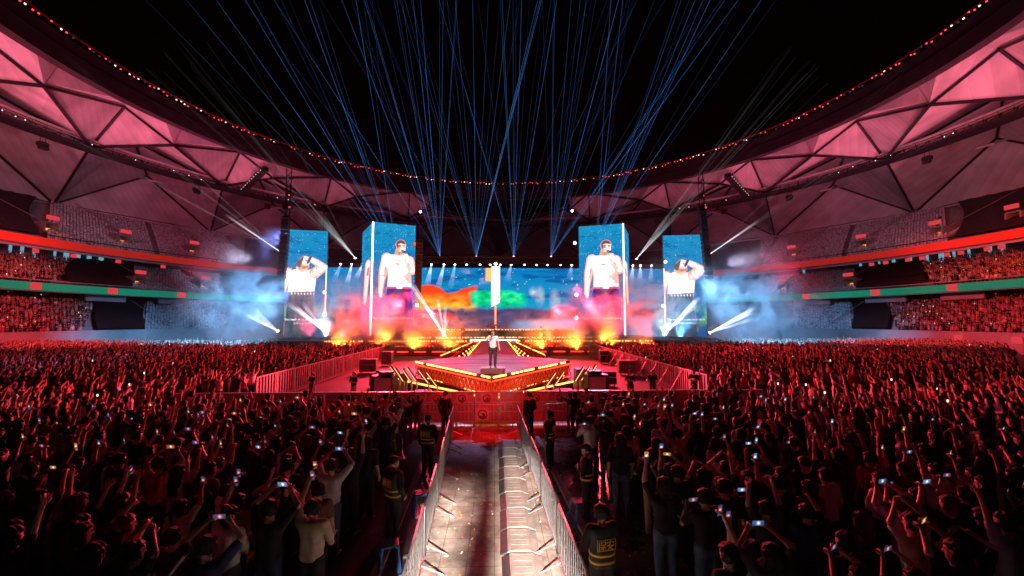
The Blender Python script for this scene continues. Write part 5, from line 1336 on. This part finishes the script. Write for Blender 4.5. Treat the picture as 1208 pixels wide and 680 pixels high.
guard(1.62, 6.6, .2, 'fold', 'bareheaded security guard in lettered vest beside the right barrier, nearest the camera', False)
guard(2.12, 10.0, 1.3, 'fold', 'capped security guard seen side on, right of the walkway, arms at his front')
guard(1.72, 13.4, 1.0, 'guard', 'bareheaded guard in lettered vest halfway up the right walkway barrier', False)
guard(1.35, 16.8, .6, 'guard', 'capped dark guard at the end of the right walkway barrier, before the emblem panels', True, False)
guard(-1.95, 17.2, -.5, 'guard', 'dark guard at the end of the left walkway barrier, before the emblem panels', True, False)
# staff in the pit
for (px, py, pose, c, tr, lab) in ((419.5,437,'fold','black',pbr('pale_trousers',(.42,.38,.33),.8),'stagehand in black shirt and pale trousers standing in the pit before the left fence'), (371,440,'fold','black',DENIM,'dark dressed stagehand in the pit left, near the fence end'), (816,437,'fold','black',BLK,'dark dressed stagehand in the pit right, before the slatted fence'), (447,437,'down','black',BLK,'black dressed stagehand in the pit left, nearest the speaker stack'), (742,437,'fold','charcoal',BLK,'stagehand in charcoal in the pit right, nearest the speaker stack'), (768,437,'down','black',DENIM,'stagehand in jeans in the pit right, halfway to the slatted fence')):
    p = WG(px, py+20, 0); d = 24.5; x = XY(px, d)[0]; o, A = make_person((x,d,0), 2.6, pose, CL[c], tr, 'short hair', lab, 'stagehands in the pit'); taken.append((x,d,.5))

# --- performers
def mic(o, A):
    a = A[1]; c = a[2]+a[3]*.09; mb = MB(); mb.tube([c+np.array([.02,.03,-.07]), c+np.array([0,.03,.06])], [.013,.017], 8); mb.lathe([(.012,0),(.026,.02),(.026,.045),(.01,.06)], 8, tuple(c+np.array([0,.03,.06])))
    m = link('microphone', mb.mesh('microphone', black, True)); m.matrix_world = o.matrix_basis; tag(m, 'black hand microphone held to the mouth of the singer', 'microphone')
o, A = make_person((-.1,21.2,HS+.3), math.pi+.12, 'sing', CL['white'], pbr('dark_trousers', (.03,.025,.03), .8, bump=.3), 'short hair', 'singer in white tank top and dark trousers on the riser at the thrust tip', None, 1.06, h=.016, hair_col=MATS['hair_brown'])
mic(o, A)
def guitar(o):
    mb = MB(); prof = [(-.16,-.02),(-.2,.06),(-.15,.15),(-.03,.10),(.08,.14),(.15,.05),(.10,-.02),(.15,-.12),(.05,-.17),(-.05,-.11),(-.16,-.15),(-.21,-.08)]
    M = Matrix.Translation((-.02,.2,1.06)) @ Matrix.Rotation(rad(-18),4,'Y'); mb.prism(prof, .05, M); mb.add(*(lambda b: (b.v, b.f))((lambda b: (b.bar(M @ Vector((-.15,-.03,.0)), M @ Vector((-.80,-.03,.0)), .03, .05), b)[1])(MB())))
    g = link('guitar', mb.mesh('guitar', pbr('guitar_body', (.25,.10,.04), .25, coat=.5))); g.matrix_world = o.matrix_basis; return g
for x, c, lab in ((-4.3,'black','guitarist in dark clothes at the left of the main stage'), (6.2,'white','guitarist in pale clothes at the right of the main stage')):
    o, A = make_person((x,57.2,HS), math.pi, 'play', CL[c], CL[c] if c == 'white' else BLK, 'bob hair', lab, None, 1.04); g = guitar(o); tag(g, 'guitar held by the %s' % lab.split(' at ')[0], 'guitar')
# drum kit at the back
dk = empty('drum_kit', (-.3,66,HS+1.1)); tag(dk, 'drum kit on the back riser behind the light column', 'drums'); dm = pbr('drum_shell', (.30,.05,.04), .3, coat=.4); br_ = pbr('brass', (.6,.42,.15), .3, .9)
mb = MB(); mb.tube([(0,-.35,.4),(0,.35,.4)], .4, 16); link('bass_drum', mb.mesh('bass_drum', dm), dk)
for x, y, z, r in ((-.5,.1,.75,.22),(.4,.1,.75,.2),(-.85,.5,.55,.26),(.9,.5,.5,.28)): mb = MB(); mb.lathe([(r,-.12),(r,.12)], 14, (x,y,z)); link('drum', mb.mesh('drum', dm), dk)
for x, y, z in ((-1.1,.2,1.25),(1.1,.2,1.3),(.2,-.1,1.35)): mb = MB(); mb.lathe([(.03,.03),(.3,0),(.3,.006),(.03,.04)], 14, (x,y,z)); mb.tube([(x,y,0),(x,y,z)], .02, 5); link('cymbal', mb.mesh('cymbal', br_), dk)

# --- the near crowd: the 300 who show largest
HAIRS = [('short hair', 44), ('long hair', 20), ('ponytail', 14), ('bob hair', 12), ('hair bun', 6), ('cap', 4)]
PW = [('down',17),('film',11),('filmlow',9),('phone',10),('phonel',6),('clap',7),('raise',6),('fist',5),('wide',3),('fold',8),('point',4),('high',3)]
def pick(tbl): 
    r = random.uniform(0, sum(t[-1] for t in tbl))
    for t in tbl:
        r -= t[-1]
        if r <= 0: return t
    return tbl[-1]
n_people = 0; n_phone = 0
TROUS = [BLK, BLK, BLK, DENIM, DENIM, CL['charcoal'], CL['beige'], CL['navy']]
def add_fan(x, y, pose, shirt, hair, where, scale=None, hc=None):
    global n_people, n_phone
    sc = scale*1.08 if scale else random.uniform(.93,1.09)
    words = POSES[pose][4]
    adj = {'short hair':'short-haired','long hair':'long-haired','ponytail':'ponytailed','bob hair':'bob-haired','hair bun':'bun-haired','cap':'capped'}[hair]
    lab = '%s %s-shirted person %s, %s' % (adj, shirt.replace(' ','-'), words, where)
    rz = face_stage(x, y) + random.uniform(-.38,.38)
    o, A = make_person((x,y,0), rz, pose, CL[shirt], random.choice(TROUS), hair, lab, 'fans in the near crowd', sc, mir=-1 if random.random() < .4 and POSES[pose][0] != POSES[pose][1] and 'left-handed' not in words else 1, hair_col=hc or (MATS[random.choice(('hair_brown','hair_brown','hair_light','hair_black'))] if random.random() < .35 and hair != 'cap' else None))
    if hair == 'cap': link('hair', hair_mesh('bald stubble'), o)
    if POSES[pose][3]:
        bpy.context.view_layer.update if False else None
        add_phone(o, A, POSES[pose][3], 'lit phone held by the %s %s-shirted person, %s' % (adj, shirt.replace(' ','-'), where), 'phones held up in the near crowd', random.choice((0,0,1,2,3,4,4)))
        n_phone += 1
    n_people += 1; taken.append((x,y,.42))
# hand-placed ones: head position in the picture -> place on the floor
def at_head(px, py, hh=1.62): p = WG(px, py, hh); return p.x, p.y
HERO = [(369,607,'phonel','beige','short hair','foremost left, beside the lane'), (391,556,'film','white','short hair','foremost left, behind the beige top'), (318,612,'film','black','short hair','foremost left, two from the lane'), (243,652,'film','navy','short hair','at the lower left, third from the lane'),
 (140,552,'fold','navy','short hair','broad back in the left crowd'), (187,555,'film','dusty pink','short hair','left crowd, beside the broad navy back'), (78,572,'fold','red','short hair','left crowd, lit red, near the edge'), (92,600,'wide','black','bob hair','left crowd, before the red top'), (95,640,'fold','charcoal','hair bun','left crowd corner, with headband'), (158,658,'clap','black','short hair','left crowd bottom, hands joined'), (12,650,'raise','black','long hair','left crowd bottom corner'),
 (1078,632,'clap','white','short hair','lower right, white back in the dark'), (998,650,'fold','navy','short hair','lower right, head turned'), (860,662,'phone','black','short hair','bottom right, orange screen before the face'), (912,662,'film','charcoal','bob hair','bottom right, under a bright screen'), (832,597,'filmlow','black','short hair','right crowd, bright screen before the head'), (888,582,'filmlow','navy','long hair','right crowd, middle of the second rows'), (918,577,'phone','black','short hair','right crowd, behind the navy top'), (784,585,'phonel','black','bob hair','right crowd, edge of the lane'), (1186,632,'raise','pale blue','short hair','right crowd, far corner'), (732,528,'down','black','long hair','right lane edge, in jeans'), (696,500,'filmlow','white','short hair','right lane edge far, pale back'), (975,570,'down','light grey','short hair','right crowd, pale shirt in the dark')]
for (px,py,pose,sh_,hr,wh) in HERO:
    x, y = at_head(px,py); add_fan(x, y, pose, sh_, hr, wh, 1.0)
# rows filling both near blocks; rows are numbered from the camera outward
cands = []
for s in (-1, 1):
    for r in range(40):
        y = 4.3 + r*.74; j = 0; x = 2.75 + (.6 if s > 0 else .15) + random.uniform(0,.3)
        while x < y*1.34+1.6 and y < 28.2:
            cands.append((s, r, j, wx(min(y,18))+s*x+random.uniform(-.16,.16), y+random.uniform(-.24,.24))); x += random.uniform(.60,.86); j += 1
def in_view(x, y):
    u, v = PX((x,y,1.7)); u2, v2 = PX((x,y,1.0)); return -25 < u < 1233 and v < 705
vis = [c for c in cands if in_view(c[3],c[4])]
vis.sort(key=lambda c: c[4])
rest_spots = []
ST = {}
for (s, r, j, x, y) in vis:
    if any((x-a)**2+(y-b)**2 < q*q for a,b,q in taken[-400:]) : continue
    if y > (18.2 if -13.6 < x < 12.9 else 21.2): continue
    if random.random() < .10: continue
    if n_people < 298:
        pose = pick(PW)[0]; sh_ = pick([(n,w_) for n,_,w_ in CLOTH])[0]; hr = pick(HAIRS)[0]
        add_fan(x, y, pose, sh_, hr, '%s crowd, %s row, %s from the lane' % ('left' if s < 0 else 'right', ordinal(r+1), ordinal(j+1)))
    else: rest_spots.append((x, y, 0, face_stage(x,y)+random.uniform(-.3,.3), random.uniform(.9,1.05)))
print('PEOPLE', n_people, 'PHONES', n_phone, 'REST', len(rest_spots))
# --- the rest of the near blocks: too many to count singly
LODP = ['down','film','phone','clap','raise','down','wide','fold','down','filmlow','point','fold']
lod_mid = [combined_lod(p, .045, .008) for p in LODP]
glow('phone_specks', (1,.72,.5), 2)
def specks(spots, frac, z=1.9, big=.07):
    mb = MB()
    for (x,y,zz,rz,s) in spots:
        if random.random() < frac: mb.box((x+random.uniform(-.2,.2), y-.15, zz+(z-.25)*s+random.uniform(-.4,.1)), (big*.6,.02,big), random.uniform(-.3,.3))
    return mb
o = link('crowd', crowd_mesh('crowd', rest_spots, lod_mid)); tag(o, 'dense crowd of standing fans with raised arms between the nearest rows and the stage pit', 'crowd', kind='stuff')
def with_lights(o, spots, frac, big, mat='phone_specks'):
    mb = specks(spots, frac, big=big); l = link('phone_lights', mb.mesh('phone_lights', MATS[mat]), o); l['kind'] = 'stuff'; l.name = 'phone_light'
with_lights(o, rest_spots, .05, .10)
# --- the far blocks
lod_far = [tiny_lod(p) for p in LODP]
for s, nm in ((-1,'left'),(1,'right')):
    sp = []
    y = 23.6
    while y < 66:
        xi = 13.5 if s < 0 else 12.9; x = xi + random.uniform(0,.4)
        while x < min(y*1.22+2, math.sqrt(max(1,68.5**2-(y-65)**2))):
            if not (58 < y and x < 27): sp.append((s*x, y+random.uniform(-.2,.2), 0, face_stage(x*s,y,(0,58))+random.uniform(-.3,.3), random.uniform(.9,1.05)))
            x += random.uniform(.58,.95)
        y += .82
    # aisle gaps
    sp = [q for q in sp if not (int(abs(q[0])*10) % 165 < 10) and random.random() > .05]
    o = link('crowd', crowd_mesh('crowd', sp, lod_far)); tag(o, 'far crowd block lit red, standing %s of the slatted fence and the stage' % nm, 'crowd', kind='stuff'); with_lights(o, sp, .012, .13); print('FAR', len(sp))
# --- people in the stands
def stand_crowd(nm, side, p0, p1, dens, lab):
    sp = []; n = TIERS[nm][4]
    for i in range(n-1):
        r, h = row_rh(nm, i); a0, a1 = ANG(p0,r,side), ANG(p1,r,side)-1.6*(1-i/n) ; a = min(a0,a1); e = max(a0,a1)
        while a < e:
            if random.random() < dens:
                p = PO(a, r+.45, h, side); sp.append((p[0],p[1],h-.12,face_stage(p[0],p[1],(0,58))+random.uniform(-.3,.3),random.uniform(.85,1.0)))
            a += math.degrees(.6/r)
    o = link('crowd', crowd_mesh('crowd', sp, lod_far)); tag(o, lab, 'crowd', kind='stuff'); with_lights(o, sp, .03, .15); print('STAND', nm, side, len(sp))
stand_crowd('lower_stand', -1, -40, 116, .9, 'spectators filling the lower tier at the left, lit red'); stand_crowd('middle_stand', -1, -40, 84, .85, 'spectators in the middle tier at the left above the green band')
stand_crowd('lower_stand', 1, 1250, 1042, .9, 'spectators filling the lower tier at the right, lit red'); stand_crowd('middle_stand', 1, 1250, 1086, .85, 'spectators in the middle tier at the right above the green band')
USE_SMOKE = True; HAZE = 0.00008
# ------------------------------------------------------------------ stage smoke, lit by the lamps
def smoke(loc, size, dens, col, seed, lab, scale=.34, thr=.46):
    mb = MB(); n, m = 16, 9
    vs = []; fs = []
    for i in range(m+1):
        th = math.pi*i/m
        for k in range(n): ph = 2*math.pi*k/n; vs.append((math.sin(th)*math.cos(ph), math.sin(th)*math.sin(ph), math.cos(th)))
    for i in range(m):
        for k in range(n): j = (k+1) % n; fs.append((i*n+k, (i+1)*n+k, (i+1)*n+j, i*n+j))
    mb.add(vs, fs)
    mt, nt, out = nodes_of('smoke_%d' % seed); N, L = nt.nodes, nt.links
    pv = N.new('ShaderNodeVolumePrincipled'); pv.inputs['Color'].default_value = (*col,1); pv.inputs['Anisotropy'].default_value = .2
    tc = N.new('ShaderNodeTexCoord'); geo = N.new('ShaderNodeNewGeometry')
    nz = N.new('ShaderNodeTexNoise'); nz.inputs['Scale'].default_value = scale; nz.inputs['Detail'].default_value = 8; nz.inputs['Roughness'].default_value = .6; nz.inputs['Distortion'].default_value = 1.2
    ad = N.new('ShaderNodeVectorMath'); ad.operation = 'ADD'; ad.inputs[1].default_value = (seed*17.3, seed*5.1, seed*2.7); L.new(geo.outputs['Position'], ad.inputs[0]); L.new(ad.outputs[0], nz.inputs['Vector'])
    ln = N.new('ShaderNodeVectorMath'); ln.operation = 'LENGTH'; L.new(tc.outputs['Object'], ln.inputs[0])
    fo = N.new('ShaderNodeMapRange'); fo.inputs[1].default_value = .05; fo.inputs[2].default_value = 1; fo.inputs[3].default_value = 1; fo.inputs[4].default_value = 0; fo.interpolation_type = 'SMOOTHSTEP'; L.new(ln.outputs['Value'], fo.inputs[0])
    mr = N.new('ShaderNodeMapRange'); mr.inputs[1].default_value = thr; mr.inputs[2].default_value = thr+.2; L.new(nz.outputs[0], mr.inputs[0])
    m1 = N.new('ShaderNodeMath'); m1.operation = 'MULTIPLY'; L.new(fo.outputs[0], m1.inputs[0]); L.new(mr.outputs[0], m1.inputs[1])
    m2 = N.new('ShaderNodeMath'); m2.operation = 'MULTIPLY'; m2.inputs[1].default_value = dens; L.new(m1.outputs[0], m2.inputs[0]); L.new(m2.outputs[0], pv.inputs['Density']); L.new(pv.outputs[0], out.inputs['Volume'])
    o = link('smoke', mb.mesh('smoke', mt)); o.location = loc; o.scale = size; tag(o, lab, 'smoke', kind='stuff'); return o
def SM(px, py, d, size, dens, seed, lab, **k): return smoke(W(px,py,d), size, dens, (.9,.9,.92), seed, lab, **k)
if USE_SMOKE:
    SM(300,352,62,(12,8,13),.42,1,'bank of blue lit smoke left of the far left video panel')
    SM(885,352,62,(13,8,12),.42,2,'bank of blue lit smoke right of the far right video panel')
    SM(362,378,56,(10,5,7),.5,3,'pink lit smoke before the foot of the far left panel')
    SM(428,372,55,(10,5,8),.5,4,'pink and red smoke before the left video tower')
    SM(735,372,56,(11,5,8),.5,5,'pale pink smoke before the right video tower')
    SM(800,365,56.5,(10,5,9),.5,6,'pale blue smoke before the far right panel')
    SM(457,391,53.5,(5,2.5,3),1.2,7,'bright orange lit smoke puff at the foot of the left tower', scale=.5, thr=.36)
    SM(702,389,53.5,(4,2.5,3),1.2,8,'bright orange lit smoke puff at the foot of the right tower', scale=.5, thr=.36)
    SM(505,394,55,(12,2.6,4),.6,9,'low red and orange lit smoke along the front of the main stage, left of the runway', scale=.4, thr=.42)
    SM(663,394,55,(12,2.6,4),.6,10,'low red and orange lit smoke along the front of the main stage, right of the runway', scale=.4, thr=.42)
if HAZE:
    mt, nt, out = nodes_of('haze_air'); pv = nt.nodes.new('ShaderNodeVolumePrincipled'); pv.inputs['Color'].default_value = (.85,.9,1,1); pv.inputs['Density'].default_value = HAZE; pv.inputs['Anisotropy'].default_value = .3
    nt.links.new(pv.outputs[0], out.inputs['Volume']); mb = MB(); mb.box((0,55,25),(300,240,52)); tag(link('haze', mb.mesh('haze', mt)), 'thin stage haze filling the whole stadium', 'haze', kind='stuff')
# ------------------------------------------------------------------ lamps
RED, PINK, MAG, BLUE, ORG, WHT = (1,.05,.03), (1,.10,.22), (1,.09,.42), (.10,.35,1), (1,.36,.06), (1,.93,.85)
K = 1000
# red wash over the crowds, from lamps along the stage front and the towers
RED = (1,.022,.03)
for x, y, z, tx, ty, p in ((-12,56,7,-22,38,60),(12,56,7,22,38,60),(-20,50,7,-45,44,9),(20,50,7,45,44,9),(-8,56,6,-16,15,60),(8,56,6,16,15,60)):
    lamp('SPOT', 'red_wash', (x,y,z), (tx,ty,1), p*K, RED, .5, 75, .8)
for s in (-1,1):
    # near crowd: red from the thrust sides, cool rim from the towers
    lamp('SPOT', 'thrust_wash', (s*7,29.5,4.5), (s*13,14,1.2), 17*K, (1,.06,.10), .4, 100, .8)
    lamp('SPOT', 'blue_rim', (s*30,62,17), (s*20,13,1.2), 85*K, (.20,.30,1), .4, 60, .8)
    # stands
    lamp('SPOT', 'stand_wash', (s*20,47,14), (s*72,58,8), 150*K, (1,.05,.07), .6, 46, .9)
    lamp('SPOT', 'seat_wash', (s*26,70,6), (s*60,106,8), 80*K, (.5,.6,1), .6, 34, .9)
    lamp('SPOT', 'upper_seat_wash', (s*34,60,13), (s*96,88,26), 20*K, (.62,.58,.85), .6, 50, 1)  # unseen neutral fill added over the upper seats
    # roof: unseen fill lamps added to light the panels magenta, pale pink and orange
    lamp('SPOT', 'roof_fill', (s*34,46,8), (s*80,62,42), 14*K, (1,.03,.16), .8, 66, 1)
    lamp('SPOT', 'roof_fill', (s*36,48,8), (s*66,100,43), 36*K, (1,.07,.22), .8, 50, 1)
    lamp('SPOT', 'roof_fill_pale', (s*58,16,24), (s*71,72,44), 50*K, (1,.20,.34), .8, 60, 1)
    for a, p in ((-14,26),(-2,26),(9,22),(20,18),(31,13),(42,8),(56,6),(70,5)): lamp('SPOT', 'inner_roof_fill', PO(a, 76.8, 19.5, s), PO(a+5, 73.5, 44, s), p*.66*K, (1,.17,.28), .3, 100, 1)  # unseen lamps added above the parapet to brighten the inner panels
    lamp('SPOT', 'outer_roof_fill', (s*66,52,20), (s*100,76,38), 10*K, (1,.13,.015), .8, 150, 1)
    # smoke colours
    for nm, px, py, d, tx, ty, p, c, cone in (('smoke_blue',352,300,48,294,355,210,(.20,.52,1),42), ('smoke_pink',402,399,53,424,345,6,(1,.05,.12),80), ('smoke_pink',365,399,54,362,350,5,(1,.10,.22),80), ('smoke_white',384,398,56,384,330,12,(.7,.8,1),70), ('smoke_orange',457,401,53.2,452,370,6,(1,.20,.02),120), ('smoke_red',520,401,54,520,380,4,(1,.06,.02),140)):
        if s > 0: px, tx = 1168-px, 1168-tx
        if s > 0 and nm == 'smoke_pink' and abs(px-766) > 5: c = (.10,.45,1); p *= 2
        lamp('SPOT', nm, W(px,py,d), W(tx,ty,d+(9 if nm == 'smoke_blue' else 3)), p*K, c, .2, cone, .9)
lamp('SPOT', 'stage_key', (0,2,26), (-.1,22.2,3.0), 80*K, (1,.84,.80), .4, 7, .6)
lamp('SPOT', 'thrust_top', (0,44,20), (0,27,2), 22*K, (.66,.5,1), .4, 27, .7)
lamp('SPOT', 'runway_red', (0,57,11), (0,40,0), 6*K, (1,.03,.06), .4, 80, .7)
for s in (-1,1): lamp('SPOT', 'pit_red', (s*11,57,9), (s*8.6,33,0), 50*K, (1,.012,.06), .4, 30, .9)
lamp('SPOT', 'panel_red', (-.3,15.2,3.4), (-.3,19.2,.9), 1.2*K, (1,.012,.012), .3, 95, .8)
# white light on the walkway: unseen lamp behind the camera, added plate cuts its patches
LP = Vector((.1,-6,4.9)); wl = empty('work_light', LP); tag(wl, 'unseen white work light behind the walkway with an added plate shaping its beam', 'work light')
def mask_pt(x, y): P = Vector((x,y,0)); t = .6/(P.y+6); return (P-LP)*t
mb = MB()
fl = [[(-9,15.2),(-1.62,15.2),(-1.52,4.0),(-9,4.0)], [(-1.62,15.2),(.12,15.2),(.12,12.4),(-1.6,12.0)], [(-.42,12.4),(.12,12.4),(.02,4.0),(-.80,4.0),(-.70,8.5)], [(1.30,15.2),(9,15.2),(9,4.0),(1.42,4.0)], [(-9,4.0),(9,4.0),(9,1.5),(-9,1.5)]]
for q in fl: P = [mask_pt(*c) for c in q]; n_ = len(P); mb.add(P+[p+Vector((0,-.004,0)) for p in P], [tuple(range(n_)), tuple(range(2*n_-1,n_-1,-1))])
a_, b_ = mask_pt(-9,15.2), mask_pt(9,15.2); P = [a_, b_, Vector((b_.x,.6,1.2)), Vector((a_.x,.6,1.2))]; mb.add(P+[p+Vector((0,-.004,0)) for p in P], [(0,1,2,3),(7,6,5,4)])
link('light_mask', mb.mesh('light_mask', black), wl)
mb = MB(); mb.tube([(0,-.45,0),(0,-.12,0)], .16, 12); mb.tube([(0,-.2,-.1),(0,-.2,-1.2)], .03, 6); link('housing', mb.mesh('housing', black), wl)
lamp('SPOT', 'walkway_white', LP, (-.1,9,0), 120*K, (1,.80,.70), .012, 44, .3)
for x in (-20,-15,-10.5,-6,6,10.5,15,20): lamp('SPOT', 'stage_heat', (x,54.2,.9), (x*.9,57,6), 12*K, (1,.15,.015), .15, 120, .9)
